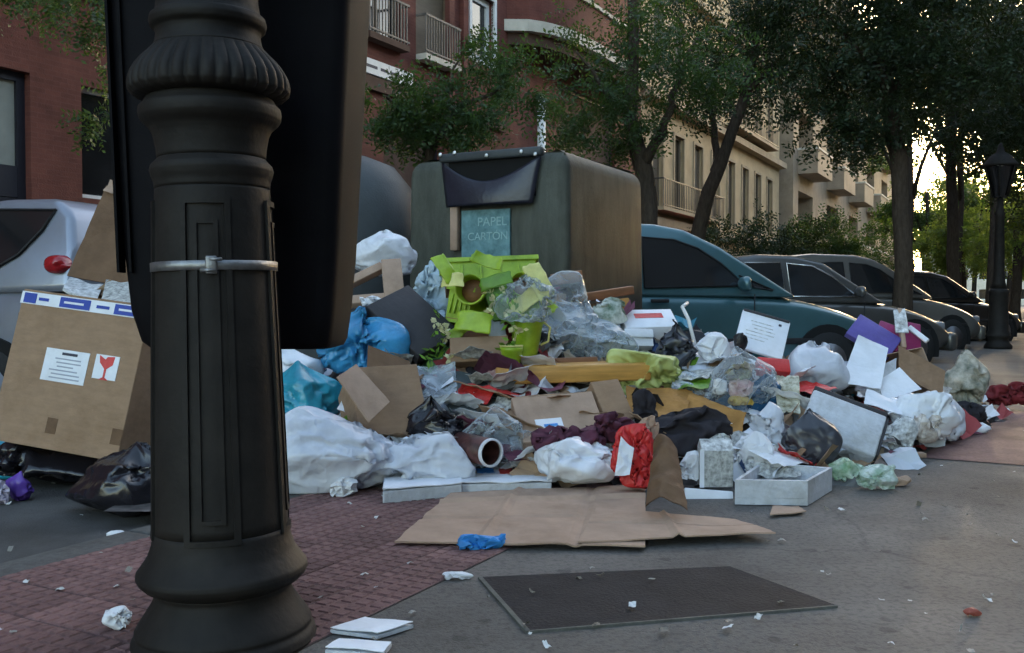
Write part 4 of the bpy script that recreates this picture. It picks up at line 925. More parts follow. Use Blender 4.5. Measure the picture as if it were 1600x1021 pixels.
def frame3(p0, p1, p2):
    a, b, c = P(*p0), P(*p1), P(*p2); u = b - a; W_ = u.length; u.normalize(); v = c - a; H_ = v.length; v = (v - u * v.dot(u)).normalized(); n_ = u.cross(v)
    if n_.y < 0: n_ = -n_          # local y points away from the viewer
    return Matrix(((u.x, n_.x, v.x, a.x), (u.y, n_.y, v.y, a.y), (u.z, n_.z, v.z, a.z), (0, 0, 0, 1))), W_, H_
def solid(name, label, cat, p0, p1, p2, dep, m, bev=.004, group=None):
    """a box whose face with corners p0 (origin), p1 (along x), p2 (along z) looks at the viewer; dep goes away from it"""
    mt, W_, H_ = frame3(p0, p1, p2); r_ = empty(name, label, cat, mt, group); r_['dims'] = (W_, H_, dep)
    if m: link('body', box(0, W_, 0, dep, 0, H_, bev), m, r_)
    return r_, W_, H_
def carton(name, label, p0, p1, p2, dep, m, open_face='top', flaps=(), t=.006, cat='box'):
    mt, W_, H_ = frame3(p0, p1, p2); r_ = empty(name, label, cat, mt)
    pan = {'front': (0, W_, 0, t, 0, H_), 'back': (0, W_, dep - t, dep, 0, H_), 'left': (0, t, t + .001, dep - t - .001, 0, H_), 'right': (W_ - t, W_, t + .001, dep - t - .001, 0, H_),
           'bottom': (t + .001, W_ - t - .001, t + .001, dep - t - .001, 0, t), 'top': (t + .001, W_ - t - .001, t + .001, dep - t - .001, H_ - t, H_)}
    for k, q in pan.items():
        if k != open_face: link('panel', box(*q, .002, 1, False), m, r_)
    for (c4, fm) in flaps:
        me, base = sheet(*c4, 6, 6, .006, t, len(c4) + int(W_ * 100), 0, 5); o = link('flap', me, fm or m, r_); o.location = base
    return r_, W_, H_
def bars(parent, x0, x1, z0, z1, y, rows, m, seed=1, h=.5):
    r_ = random.Random(seed); st = (z1 - z0) / rows
    for k in range(rows):
        a_ = x0 + (x1 - x0) * r_.uniform(0, .25); b_ = x1 - (x1 - x0) * r_.uniform(0, .35)
        link('print_line', box(a_, b_, y - .0012, y, z0 + st * k, z0 + st * (k + h)), m, parent)
# --- left of the post
bx, W_, H_ = carton('cardboard_box', 'big brown cardboard box with blue and white tape, tilted beside the post', (-18, 686, 4.6), (182, 722, 4.42), (14, 450, 4.75), .62, m_card, 'top')
tp = link('tape', box(-.004, W_ + .004, -.004, -.0005, H_ * .905, H_ * .985), m_white, bx)
for u0, u1 in ((.02, .12), (.31, .55), (.74, .97)): link('tape_print', box(W_ * u0, W_ * u1, -.0062, -.0045, H_ * .912, H_ * .978), m_blue, tp)
for u0, u1 in ((.345, .50), (.775, .92)): link('tape_lettering', box(W_ * u0, W_ * u1, -.0076, -.0066, H_ * .938, H_ * .952), m_white, tp)
for u0, u1 in ((.14, .22), (.60, .70)): link('tape_lettering', box(W_ * u0, W_ * u1, -.0062, -.0045, H_ * .935, H_ * .955), m_blue, tp)
m_faint = mat('faint_ink', (.34, .36, .42), .7, .1, 9, 0, 30)
lb_ = link('address_label', box(W_ * .29, W_ * .63, -.003, -.0005, H_ * .43, H_ * .64), m_white, bx)
bars(lb_, W_ * .34, W_ * .60, H_ * .45, H_ * .60, -.0035, 6, m_faint, 4, .35)
link('print_line', box(W_ * .42, W_ * .54, -.0047, -.0035, H_ * .605, H_ * .622), m_text, lb_)
fr_ = link('fragile_label', box(W_ * .68, W_ * .86, -.003, -.0005, H_ * .49, H_ * .645), m_white, bx)
cx_, cz_ = W_ * .77, H_ * .575; k_ = W_ * .062
def flat(pts, y, th=.0012): n_ = len(pts); return mesh([(x, y, z) for x, z in pts] + [(x, y + th, z) for x, z in pts], [tuple(range(n_)), tuple(range(n_, 2 * n_))[::-1]] + [(i, i + n_, (i + 1) % n_ + n_, (i + 1) % n_) for i in range(n_)])
link('glass_symbol', flat([(cx_ - k_, cz_ + k_ * 1.1), (cx_ - k_ * .2, cz_ + k_ * .7), (cx_, cz_ + k_ * 1.0), (cx_ + k_ * .9, cz_ + k_ * 1.1), (cx_ + k_ * .8, cz_ + k_ * .2), (cx_ + k_ * .14, cz_ - k_ * .3), (cx_ + k_ * .12, cz_ - k_ * 1.2), (cx_ + k_ * .6, cz_ - k_ * 1.5), (cx_ - k_ * .6, cz_ - k_ * 1.5), (cx_ - k_ * .12, cz_ - k_ * 1.2), (cx_ - k_ * .14, cz_ - k_ * .3), (cx_ - k_ * .8, cz_ + k_ * .3)], -.0047), m_red, fr_)
for u0, u1 in ((0, .04), (.5, .54)): link('corner_stain', box(W_ * (.42 + u0), W_ * (.5 + u0), -.0015, -.0003, H_ * .1, H_ * .2), m_card3, bx)
fill = crumple('rubbish_filling', 'crumpled brown paper filling the big cardboard box', 'paper', (20, 440, 225, 600), m_paperbag, 4.75, .5, .2)
psheet('magazine', 'white and yellow printed magazine on top of the big box', 'magazine', [(98, 452, 4.7), (150, 473, 4.66), (160, 448, 4.9), (108, 436, 4.95)], m_print, .012, .012, 5, 0)
psheet('newspaper', 'folded grey newspaper on the big box beside the post', 'newspaper', [(158, 470, 4.7), (222, 482, 4.6), (228, 446, 4.85), (166, 440, 4.9)], m_news, .015, .012, 6, .02)
o = psheet('cardboard_sheet', 'dark brown cardboard panel standing up behind the big box', 'cardboard', [(104, 432, 5.0), (300, 470, 5.0), (330, 320, 5.2), (166, 290, 5.25)], m_card3, .008, .007, 7, .01)
psheet('cardboard_scrap', 'pale torn scrap of cardboard at the tip of the dark panel', 'cardboard', [(158, 300, 5.2), (200, 308, 5.2), (203, 299, 5.2), (172, 280, 5.25)], m_card2, .012, .004, 8, .1, 12, 8, 6)
bag('rubbish_bag', 'turquoise rubbish bag cut by the left picture edge', 'rubbish bag', (-70, 676, 40, 752), b_cyan, 4.85, .8, .14)
bag('rubbish_bag', 'bright blue rubbish bag between big box and post', 'rubbish bag', (203, 605, 320, 722), b_cyan, 5.3, .6, .12)
bag('rubbish_bag', 'pale grey bag behind the blue bag beside the post', 'rubbish bag', (200, 500, 330, 640), b_milky, 5.1, .6, .12)
bag('rubbish_bag', 'crumpled black rubbish bag on the asphalt beside the post', 'rubbish bag', (98, 704, 300, 815), b_black, 3.98, .75, .2, True, 5, tie=b_black)
bag('rubbish_bag', 'flat black rubbish bag squashed under the big box', 'rubbish bag', (-10, 690, 200, 764), b_black, 4.6, .8, .2)
bag('rubbish_bag', 'black sack hidden in shade under the big box', 'rubbish bag', (-120, 640, 230, 745), b_grey, 4.98, .55, .2)
bag('rubbish_bag', 'small purple bag on the road at the left edge', 'rubbish bag', (8, 738, 52, 785), bagm('purple_bag', (.13, .06, .36)), 4.36, .7, .25, True, 3)
crumple('paper_scrap', 'crumpled lilac tissue at the left edge by the purple bag', 'paper', (-18, 752, 18, 792), bagm('lilac_tissue', (.40, .36, .45)), 4.28, .6, .3)
# --- bags and boxes right of the post
bag('rubbish_bag', 'cream white bag on top of the turquoise bag beside the post', 'rubbish bag', (400, 540, 505, 620), b_white, 4.75, .7, .13)
bag('rubbish_bag', 'knotted turquoise rubbish bag between post and open carton', 'rubbish bag', (405, 568, 540, 668), b_cyan, 4.42, .7, .15, True, 5, tie=b_pale)
bag('rubbish_bag', 'large milky white rubbish bag beside the post', 'rubbish bag', (395, 650, 625, 785), b_milky, 3.85, .6, .22, False, 5)
bag('rubbish_bag', 'blue rubbish bag lying above the open carton', 'rubbish bag', (492, 482, 645, 588), b_blue, 4.75, .7, .15, True, 5)
ca, cw, ch = carton('cardboard_box', 'open brown carton with one flap bent towards the viewer', (566, 700, 4.10), (676, 690, 4.22), (560, 575, 4.30), .30, m_card, 'top')
me, base = sheet(P(526, 590, 4.08), P(576, 660, 4.0), P(609, 628, 4.12), P(556, 570, 4.22), 8, 6, .004, .006, 3, 0); o = link('flap', me, m_card2, ca); o.matrix_world = Matrix.Translation(base)
me, base = sheet(P(572, 600, 4.4), P(650, 610, 4.4), P(640, 565, 4.55), P(575, 540, 4.55), 8, 6, .006, .006, 4, 0); o = link('flap', me, m_card3, ca); o.matrix_world = Matrix.Translation(base)
bag('rubbish_bag', 'dark brown shiny bag against the open carton', 'rubbish bag', (628, 622, 728, 715), b_black, 4.15, .7, .17)
psheet('paper_roll', 'white paper strip lying beside the dark brown bag', 'paper', [(690, 655, 4.45), (712, 650, 4.5), (676, 590, 4.75), (655, 590, 4.7)], m_white, .01, .004, 9, .05, 8, 6, 12)
psheet('card_sheet', 'slate grey card sheet leaning on the heap', 'card', [(712, 668, 4.35), (800, 655, 4.40), (765, 590, 4.75), (676, 575, 4.75)], m_slate, .012, .005, 10, .03)
bag('rubbish_bag', 'translucent green bag left of the cardboard tray', 'rubbish bag', (650, 535, 720, 602), b_green, 4.85, .7, .18)
bag('rubbish_bag', 'clear crumpled plastic bag around the cardboard tube', 'rubbish bag', (712, 640, 832, 735), b_clear, 4.1, .6, .22, False, 5)
tb_ = empty('cardboard_tube', 'dark printed tube with white rim lying open end forward', 'tube', P(768, 708, 3.98))
dr_ = (P(690, 690, 4.28) - P(768, 708, 3.98)).normalized(); rt_m = dr_.to_track_quat('Z', 'Y').to_matrix().to_4x4()
kx = 22 / FPX * 4.0
q = link('wall', lathe([(kx * .9, 0), (kx, 0), (kx, .26), (kx * .9, .26), (kx * .9, .02)], 28, None, False), mat('tube_print', (.05, .022, .02), .45, .6, 14, .1, 40, col2=(.16, .06, .05)), tb_); q.matrix_local = rt_m
q = link('rim', lathe([(kx * .88, -.002), (kx * 1.03, -.002), (kx * 1.03, .012), (kx * .88, .012), (kx * .88, -.002)], 28, None, False), m_white, tb_); q.matrix_local = rt_m
q = link('inside', lathe([(kx * .89, .24), (kx * .89, .25)], 20), m_hole, tb_); q.matrix_local = rt_m
bag('plastic_sheet', 'wrinkled grey plastic sheet heaped behind the first pizza box', 'plastic sheet', (540, 690, 745, 778), b_milky, 3.95, .55, .24, False, 5)
crumple('paper_scrap', 'greenish white crumpled paper beside the large milky bag', 'paper', (515, 750, 560, 782), m_paper, 3.85)
def pizza(label, p0, p1, p2, p3, seed, th):
    c = [P(*q) if len(q) == 3 else G(*q) for q in (p0, p1, p2, p3)]; base = c[0]; r_ = empty('pizza_box', label, 'pizza box', V((base.x, base.y, 0)))
    pr = [q - V((base.x, base.y, 0)) for q in c]; z0 = .004
    pts = [V((q.x, q.y, 0)) for q in pr]
    n_ = 4; bm = bmesh.new(); lo = [bm.verts.new((q.x, q.y, z0)) for q in pts]; hi = [bm.verts.new((q.x, q.y, th)) for q in pts]
    bm.faces.new(lo[::-1]); bm.faces.new(hi)
    for i in range(4): bm.faces.new((lo[i], lo[(i + 1) % 4], hi[(i + 1) % 4], hi[i]))
    bmesh.ops.bevel(bm, geom=bm.edges[:], offset=.006, segments=2, profile=.5, affect='EDGES'); link('tray', bm2(bm), m_foam, r_)
    ctr = sum(pts, V((0, 0, 0))) / 4; ex = [ctr + (q - ctr) * 1.015 for q in pts]
    me, b_ = sheet(*[q + V((0, 0, th + .006)) for q in ex], 14, 10, .006, .004, seed, .01, 7); l_ = link('lid', me, m_white, r_); l_.location = b_
    return r_, ex, th + .016, l_
pizza('closed white pizza box lying under the wrinkled grey plastic', (598, 790), (722, 778), (716, 748), (606, 742), 21, .055)
pz_, ex, zt_, lid = pizza('white pizza box with blue and red print, beside the flattened cardboard', (716, 776), (862, 773), (850, 740), (712, 738), 22, .05)
lb0 = lid.location
def lidpatch(u0, u1, v0, v1, m):
    q = [ex[0].lerp(ex[1], u).lerp(ex[3].lerp(ex[2], u), v) + V((0, 0, zt_ - .002)) for u, v in ((u0, v0), (u1, v0), (u1, v1), (u0, v1))]
    me, b_ = sheet(*q, 10, 6, .002, .001, 5, .15); o = link('print', me, m, lid); o.location = b_ - lb0
lidpatch(.2, .42, .3, .7, m_blueb); lidpatch(.45, .62, .25, .6, m_red); lidpatch(.62, .8, .35, .7, m_violet)
psheet('paper_scrap', 'long torn white paper scrap in front of the pizza boxes', 'paper', [G(560, 808, .01)[:] and (560, 808, 3.55), (640, 812, 3.52), (704, 792, 3.72), (570, 796, 3.68)], m_paper, .012, .002, 31, .15, 9)
# flattened cardboard on the ground
def gsheet(name, label, cat, pts, m, amp, thick, seed, ragged, z=.012, freq=4, nu=30, nv=16, folds=()):
    c = [G(*q) + V((0, 0, z)) for q in pts]; me, base = sheet(*c, nu, nv, amp, thick, seed, ragged, freq, False, 0, True, folds); o = link(name, me, m); o.location = base; return tag(o, label, cat)
gsheet('flattened_cardboard', 'broad flattened cardboard sheet spread on the pavement before the heap', 'cardboard', [(614, 858), (1010, 864), (1010, 766), (705, 778)], m_card2, .007, .006, 33, .010, .022, 3, 80, 60, ((0, .34, .012), (1, .42, -.010), (1, .75, .014), (0, .72, -.008)))
gsheet('flattened_cardboard', 'narrow cardboard strip poking out towards the cover plate side', 'cardboard', [(900, 862), (1216, 848), (1150, 826), (930, 806)], m_card2, .006, .005, 34, .02, .032, 3, 60, 30, ((0, .5, .012), (1, .5, -.008)))
crumple('plastic_scrap', 'bright blue crumpled plastic scrap at the cardboard edge', 'plastic scrap', (712, 848, 792, 874), m_blueb, 3.02, .5, .25)
# --- heap top, left
bag('rubbish_bag', 'white plastic bag at the very top of the heap beside the bin', 'rubbish bag', (548, 358, 652, 432), b_white, 5.55, .7, .16, True, 5)
fr, W_, H_ = solid('timber_offcut', 'pale wooden frame corner sticking up from the heap', 'frame', (538, 478, 5.15), (640, 470, 5.2), (545, 420, 5.3), .05, None)
link('rail', box(0, W_ * .72, 0, .05, H_ * .05, H_ * .05 + .055, .004), m_card2, fr); o = link('rail', box(0, W_ * .75, 0, .05, 0, .05, .004), m_card2, fr); o.matrix_local = Matrix.Translation((0, .006, H_ * .5)) @ Matrix.Rotation(R(-27), 4, 'Y')
link('post', box(W_ * .62, W_ * .62 + .11, -.01, .06, -.02, H_ * 1.15, .004), m_card2, fr)
solid('black_case', 'flat black case slanting down the heap behind the blue bag', 'case', (572, 478, 4.9), (655, 556, 4.75), (632, 440, 5.1), .07, m_dkgrey)
bag('rubbish_bag', 'pale blue translucent bag between timber offcut and lime planter', 'rubbish bag', (636, 408, 722, 525), b_pale, 5.2, .7, .18, True, 5)
crumple('paper_scrap', 'small white paper showing under the wooden frame', 'paper', (562, 462, 604, 482), m_paper, 5.0)
# --- lime planters and pots
def planter(label, p0, p1, p2, dep, m, soil=m_woodb):
    mt, W_, H_ = frame3(p0, p1, p2); r_ = empty('planter', label, 'planter', mt); k = .08; tk = .012
    def tp(x0, x1, y0, y1): return [(W_ * k * (1 - z) * (1 if x < W_ / 2 else -1) + x, dep * k * (1 - z) * (1 if y < dep / 2 else -1) + y, H_ * z) for z in (0, 1) for x, y in ((x0, y0), (x1, y0), (x1, y1), (x0, y1))]
    F6 = [(3, 2, 1, 0), (4, 5, 6, 7), (0, 1, 5, 4), (1, 2, 6, 5), (2, 3, 7, 6), (3, 0, 4, 7)]
    for nm, q in (('side', (0, W_, 0, tk)), ('side', (0, W_, dep - tk, dep)), ('end', (0, tk, tk, dep - tk)), ('end', (W_ - tk, W_, tk, dep - tk))): link(nm, mesh(tp(*q), F6), m, r_)
    bm = bmesh.new()
    for q in ((-.012, W_ + .012, -.014, .016), (-.012, W_ + .012, dep - .016, dep + .014), (-.012, .016, .016, dep - .016), (W_ - .016, W_ + .012, .016, dep - .016)): addbox(bm, *q, H_ - .006, H_ + .018)
    link('rim', bm2(bm), m, r_); link('soil', box(tk + .002, W_ - tk - .002, tk + .002, dep - tk - .002, H_ * .1, H_ * .8), soil, r_)
    for x in [W_ * q for q in (.2, .4, .6, .8)]: link('rib', box(x - .006, x + .006, -.006, .004, H_ * .25, H_ * .85, .002), m, r_)
    return r_, W_, H_, dep
def pot_on_side(label, px, py, D, rpx, ln, aim, m):
    s_ = D / FPX; r = rpx * s_; d_ = V(aim).normalized(); r_ = empty('flower_pot', label, 'flower pot', Matrix.Translation(P(px, py, D)) @ d_.to_track_quat('Z', 'Y').to_matrix().to_4x4())
    link('wall', lathe([(r * .62, -ln), (r * .66, -ln), (r * .9, -.03), (r, -.028), (r, 0), (r * .88, 0), (r * .84, -.03), (r * .58, -ln * .96), (.001, -ln * .96)], 28), m, r_); link('soil', lathe([(r * .76, -ln * .5), (r * .7, -ln * .42), (.01, -ln * .38)], 18), m_woodb, r_)
planter('long lime green window box lying on top of the heap', (694, 452, 5.0), (842, 446, 5.06), (692, 410, 5.06), .17, m_lime)
planter('green window box wedged below the lime one', (764, 500, 4.92), (852, 488, 4.96), (762, 452, 5.0), .16, m_limed)
planter('lime green planter end poking out beside the blue bag', (690, 500, 4.98), (728, 506, 4.9), (688, 452, 5.04), .2, m_lime)
pot_on_side('lime pot on its side, open end forward, under the window box', 734, 452, 4.86, 25, .16, (-.2, -1, .12), m_lime)
pot_on_side('smaller lime pot on its side at the end of the window box', 816, 444, 4.88, 20, .13, (.25, -1, .2), m_lime)
carton('cardboard_tray', 'shallow brown cardboard tray among the lime pots', (704, 566, 4.74), (796, 562, 4.76), (704, 528, 4.80), .2, m_card, 'top', cat='tray')
solid('wooden_block', 'small brown wooden block behind the cardboard tray', 'block', (716, 530, 4.9), (764, 528, 4.92), (716, 500, 4.95), .08, m_woodb, .004)
solid('card_packet', 'pale grey packet behind the cardboard tray', 'packet', (766, 528, 4.9), (792, 526, 4.92), (766, 500, 4.95), .05, m_foam, .004)
m_petal = mat('cream_petals', (.75, .72, .42), .6, .2, 20, .1, 40, island=.2, transl=.2); m_stalk = mat('plastic_leaves', (.16, .32, .03), .4, .3, 9, .1, 40, island=.4, transl=.2)
def flowers(label, spots, seed, n=16, m2=m_stalk):
    b = P(*spots[0]); r_ = empty('flower_bunch', label, 'flowers', b)
    link('leaves', leafmesh([(P(*q) - b, (.05, .05, .05), n) for q in spots], seed, .045, .07, 5, .4), m2, r_)['kind'] = 'stuff'; link('petals', leafmesh([(P(*q) - b + V((0, -.03, .015)), (.04, .04, .04), max(3, n // 5)) for q in spots], seed + 1, .035, .03, 5, .7), m_petal, r_)['kind'] = 'stuff'
flowers('wilted flowers left of the cardboard tray', [(688, 505, 4.82), (690, 535, 4.8), (694, 560, 4.76)], 303, 3)
flowers('white flowers spilling over the green window box', [(772, 462, 4.84), (780, 482, 4.84), (806, 520, 4.74)], 305, 3)
rnd = random.Random(9); LS = ['over the window box rim', 'left of the lime pot on its side', 'between the two lime pots', 'above the cardboard tray', 'right of the green window box', 'under the smaller pot', 'before the green window box', 'at the left end of the window box', 'above the purple cup', 'near the clear plastic wrapping']
for k, (px, py) in enumerate([(760, 405), (708, 440), (775, 440), (740, 505), (852, 470), (820, 470), (790, 490), (694, 420), (716, 515), (842, 440)]):
    c = P(px, py, 4.82); l_ = rnd.uniform(.07, .13); a_ = rnd.uniform(-1.2, 1.2); u = V((math.cos(a_), -.2, math.sin(a_))) * l_; v = V((-math.sin(a_), .3, math.cos(a_))) * l_ * rnd.uniform(.35, .6)
    me, base = sheet(c - u - v, c + u - v, c + u * .9 + v, c - u * .8 + v, 8, 6, .012, .004, k, .15, 12, True, rnd.uniform(-.04, .04)); o = link('plastic_shard', me, [m_lime, m_yel, m_limed, m_lime][k % 4]); o.location = base
    tag(o, 'broken %s plastic shard %s' % (['lime', 'pale yellow', 'dark green', 'lime'][k % 4], LS[k]), 'plastic shard', 'plastic shards among the lime pots')
bag('plastic_dome', 'clear plastic film draped over the lime window box end', 'plastic wrapping', (770, 428, 870, 505), b_clear, 4.72, .5, .3, False, 4)
def cup(label, px, py, D, wpx, hpx, m, handle=True, tilt=0):
    s_ = D / FPX; r_ = empty('cup', label, 'cup', Matrix.Translation(P(px, py, D)) @ Matrix.Rotation(tilt, 4, 'Y')); w2 = wpx / 2 * s_; h_ = hpx * s_
    link('body', lathe([(w2 * .7, 0), (w2 * .75, .004), (w2 * .95, h_ * .8), (w2 * 1.05, h_ * .86), (w2 * 1.05, h_), (w2 * .92, h_), (w2 * .66, .012)], 28), m, r_)
    if handle: link('handle', tubem([(w2 * .9, 0, h_ * .3), (w2 * 1.35, 0, h_ * .4), (w2 * 1.4, 0, h_ * .75), (w2 * .98, 0, h_ * .88)], .006, 6), m_yel, r_)
    link('rim', lathe([(w2 * .9, h_ + .001), (w2 * 1.08, h_ + .001), (w2 * 1.08, h_ + .008), (w2 * .9, h_ + .008), (w2 * .9, h_ + .001)], 28, None, False), m_yel, r_)
cup('lime green plastic pot in front of the clear plastic', 820, 556, 4.9, 52, 62, m_lime, True, R(4))
cup('small lime green pot standing on the orange board', 799, 584, 4.72, 34, 42, m_lime, False)
cup('dark purple cup below the cardboard tray', 722, 588, 4.86, 26, 34, m_magenta, False)
crumple('tin_ball', 'crumpled red and white foil ball below the cardboard tray', 'foil', (748, 568, 788, 612), mat('red_foil', (.60, .10, .10), .35, .6, 16, .3, 40, col2=(.75, .6, .55)), 4.68, .9, .18)
bag('plastic_dome', 'clear plastic wrapping bulging over the heap before the container', 'plastic wrapping', (826, 425, 935, 570), b_clear, 5.05, .8, .2, False, 5)
bag('plastic_dome', 'low clear plastic sheet over the orange board', 'plastic wrapping', (880, 505, 1000, 572), b_clear, 5.0, .7, .24, False, 4)
# boards
solid('timber_plank', 'varnished orange wooden board lying across the heap', 'plank', (775, 602, 4.66), (1018, 595, 4.74), (777, 574, 4.66), .22, m_wood, .01)
solid('timber_plank', 'dull brown thin board under the clear plastic', 'plank', (800, 575, 4.82), (935, 570, 4.9), (801, 562, 4.83), .16, m_woodb, .006)
solid('timber_plank', 'reddish brown board end upright by the container corner', 'plank', (868, 446, 5.45), (912, 440, 5.5), (866, 428, 5.45), .08, m_woodb, .006)
solid('timber_plank', 'reddish brown slat poking towards the teal van', 'plank', (905, 474, 5.5), (992, 460, 5.7), (904, 460, 5.5), .06, m_woodb, .006)
solid('timber_plank', 'short orange stub of board under the slat', 'plank', (955, 505, 5.4), (992, 500, 5.45), (957, 470, 5.45), .07, m_ochre, .006)
crumple('food_packet', 'green and white food packet near the container corner', 'packet', (926, 464, 982, 508), mat('packet_print', (.15, .32, .16), .45, .6, 14, .2, 40, col2=(.75, .75, .68)), 5.25, .5, .2)
bag('rubbish_bag', 'smooth yellow green bag beside the orange board', 'rubbish bag', (940, 548, 1068, 622), b_yel, 4.72, .8, .09, False, 5)
# centre
cd, cw, ch = carton('cardboard_box', 'crushed pale carton with white and blue sticker, mid heap', (818, 692, 4.15), (950, 680, 4.22), (806, 622, 4.38), .26, m_card2, 'none')
stk = link('sticker', box(cw * .20, cw * .52, -.003, -.0005, ch * .04, ch * .46), m_white, cd); bars(stk, cw * .26, cw * .46, ch * .12, ch * .36, -.0035, 3, m_blueb, 3, .7)
me, base = sheet((0, 0, ch), (cw, 0, ch), (cw * .85, .1, ch + .06), (cw * .2, .1, ch + .085), 8, 5, .006, .006, 6, 0); o = link('flap', me, m_card2, cd); o.location = base
solid('cardboard_sheet', 'tan cardboard panel edge beside the crushed carton', 'cardboard', (948, 658, 4.35), (992, 652, 4.4), (948, 598, 4.5), .2, m_card, .004)
psheet('cardboard_sheet', 'ochre cardboard flap under the yellow green bag', 'cardboard', [(978, 652, 4.45), (1070, 662, 4.45), (1085, 612, 4.75), (975, 602, 4.7)], m_ochre, .015, .006, 41, .05)
psheet('cardboard_sheet', 'ochre torn cardboard flap behind the black cloth', 'cardboard', [(1060, 660, 4.5), (1160, 700, 4.3), (1168, 650, 4.5), (1075, 610, 4.75)], m_ochre, .02, .006, 42, .08)
bag('cloth', 'maroon cloth trailing below the crushed carton', 'cloth', (828, 668, 950, 716), c_maroon, 4.0, .6, .22, False)
bag('cloth', 'maroon sleeve of cloth rising towards the red bag', 'cloth', (915, 645, 995, 695), c_maroon, 4.1, .6, .22, False)
bag('cloth', 'black cloth bundle right of the red bag', 'cloth', (1018, 638, 1145, 715), c_black, 4.15, .7, .22, False, 5)
bag('cloth', 'dark cloth scrap poking up before the ochre cardboard', 'cloth', (985, 608, 1030, 668), c_black, 4.4, .6, .25, False)
bag('rubbish_bag', 'pale white shopping bag at the foot of the heap, centre', 'rubbish bag', (834, 690, 962, 762), b_white, 3.9, .7, .14, False, 5)
bag('carrier_bag', 'red and white carrier bag standing beside the brown paper bag', 'carrier bag', (954, 664, 1036, 768), mat('red_bag_print', (.60, .025, .025), .4, .1, 2.2, .5, 40, crinkle=9, col2=(.62, .04, .04)), 3.85, .55, .38, False, 5)
psheet('paper_scrap', 'torn white wrapper stuck on the red carrier bag front', 'paper', [(956, 752, 3.76), (986, 748, 3.76), (994, 700, 3.82), (968, 676, 3.86)], m_paper, .02, .002, 45, .35, 14, 10, 12)
crumple('paper_scrap', 'beige wrapping sticking out above the red carrier bag', 'paper', (985, 650, 1030, 690), m_card2, 3.95, .5, .2)
c = [P(1006, 802, 3.40), P(1080, 808, 3.34), P(1060, 706, 3.64), P(1022, 690, 3.68)]
me, base = sheet(*c, 20, 30, .024, .005, 46, .10, 9, False, -.06); o = link('curled_cardboard', me, m_card3); o.location = base; tag(o, 'curled brown cardboard flap standing up beside the red carrier bag', 'cardboard')
# right part
sx, W_, H_ = solid('flat_box', 'white flat box with red lettering beside the teal van', 'box', (978, 512, 5.3), (1062, 510, 5.35), (984, 486, 5.45), .16, m_white)
link('lettering', box(W_ * .25, W_ * .78, -.0025, -.0005, H_ * .5, H_ * .75), m_red, sx)
for k, (y0, y1) in enumerate(((514, 526), (528, 540))):
    solid('book', ['white paperback under the flat box', 'second white paperback lower under the flat box'][k], 'book', (978, y1, 5.15), (1022, y1 + 1, 5.2), (979, y0, 5.17), .15, m_white, .003)
bag('rubbish_bag', 'dark grey bag slumped beside the two paperbacks', 'rubbish bag', (1018, 500, 1090, 590), b_grey, 5.0, .7, .2)
ch_ = empty('bent_metal_bar', 'white bent metal frame bar before the teal van', 'frame', P(1065, 540, 5.2)); b0_ = P(1065, 540, 5.2)
link('bar', tubem([P(1086, 540, 5.2) - b0_, P(1076, 500, 5.25) - b0_, P(1066, 480, 5.3) - b0_], .010, 8), m_wframe, ch_); link('bar', tubem([P(1066, 480, 5.3) - b0_, P(1074, 474, 5.5) - b0_], .010, 8), m_wframe, ch_)
wb, W_, H_ = solid('whiteboard', 'white board with faint handwriting leaning before the teal van', 'plank', (1146, 540, 5.25), (1222, 562, 5.2), (1154, 482, 5.4), .02, m_white)
bars(wb, W_ * .15, W_ * .8, H_ * .3, H_ * .85, -.0005, 6, m_print, 8, .22); link('clip', box(W_ * .02, W_ * .98, -.006, .02, H_ * .97, H_ * 1.03, .003), m_dkgrey, wb)
link('knob', box(W_ * .78, W_ * .84, -.004, -.0005, H_ * .82, H_ * .87), m_text, wb)
crumple('paper_scrap', 'crumpled white paper bunch between frame bar and white board', 'paper', (1086, 520, 1144, 566), m_paper, 5.05, .7, .3, 4)
bag('rubbish_bag', 'clear round bag full of coloured packets, right centre', 'rubbish bag', (1096, 545, 1212, 660), b_clear, 4.62, .75, .14, True, 5)
bag('rubbish_bag', 'dark blue bag lining under the clear round bag', 'rubbish bag', (1100, 605, 1226, 668), b_teal, 4.70, .6, .17)
bag('rubbish_bag', 'dark blue upright bag beside the clear round bag', 'rubbish bag', (1175, 585, 1222, 655), b_teal, 4.72, .6, .17)
for k, (b, c, c2, lb2) in enumerate([((1112, 592, 1136, 618), (.75, .77, .8), (.8, .8, .8), 'white tissue'), ((1138, 590, 1178, 625), (.6, .3, .3), (.8, .65, .6), 'pink wrapper'), ((1138, 618, 1178, 635), (.6, .35, .06), (.7, .5, .1), 'orange wrapper'), ((1130, 565, 1175, 596), (.2, .14, .12), (.3, .3, .15), 'brown green wrapper')]):
    crumple('food_packet', lb2 + ' seen through the clear round bag', 'packet', b, mat('packet%d' % k, c, .5, .3, 20, .2, 40, col2=c2), 4.64, .6, .25)
solid('flat_box', 'small red and white packet below the white board', 'packet', (1186, 578, 4.95), (1236, 582, 4.95), (1188, 558, 5.0), .06, m_red)
crumple('paper_scrap', 'dark scrap of plastic against the white board corner', 'plastic scrap', (1146, 520, 1168, 552), m_black, 5.1, .6, .3)
psheet('newspaper', 'yellowed printed sheets between dark blue bag and white panel', 'newspaper', [(1215, 655, 4.6), (1252, 650, 4.6), (1250, 590, 4.85), (1205, 588, 4.85)], mat('yellow_print', (.35, .30, .16), .6, .5, 30, .2, 40, col2=(.7, .68, .55)), .03, .003, 44, .08, 9)
bag('rubbish_bag', 'small white bag beside the charcoal bag', 'rubbish bag', (1168, 630, 1228, 700), b_milky, 4.3, .7, .16)
bag('rubbish_bag', 'charcoal grey rubbish bag leaning on the white panel', 'rubbish bag', (1216, 642, 1312, 732), b_grey, 4.2, .75, .2, True, 5)
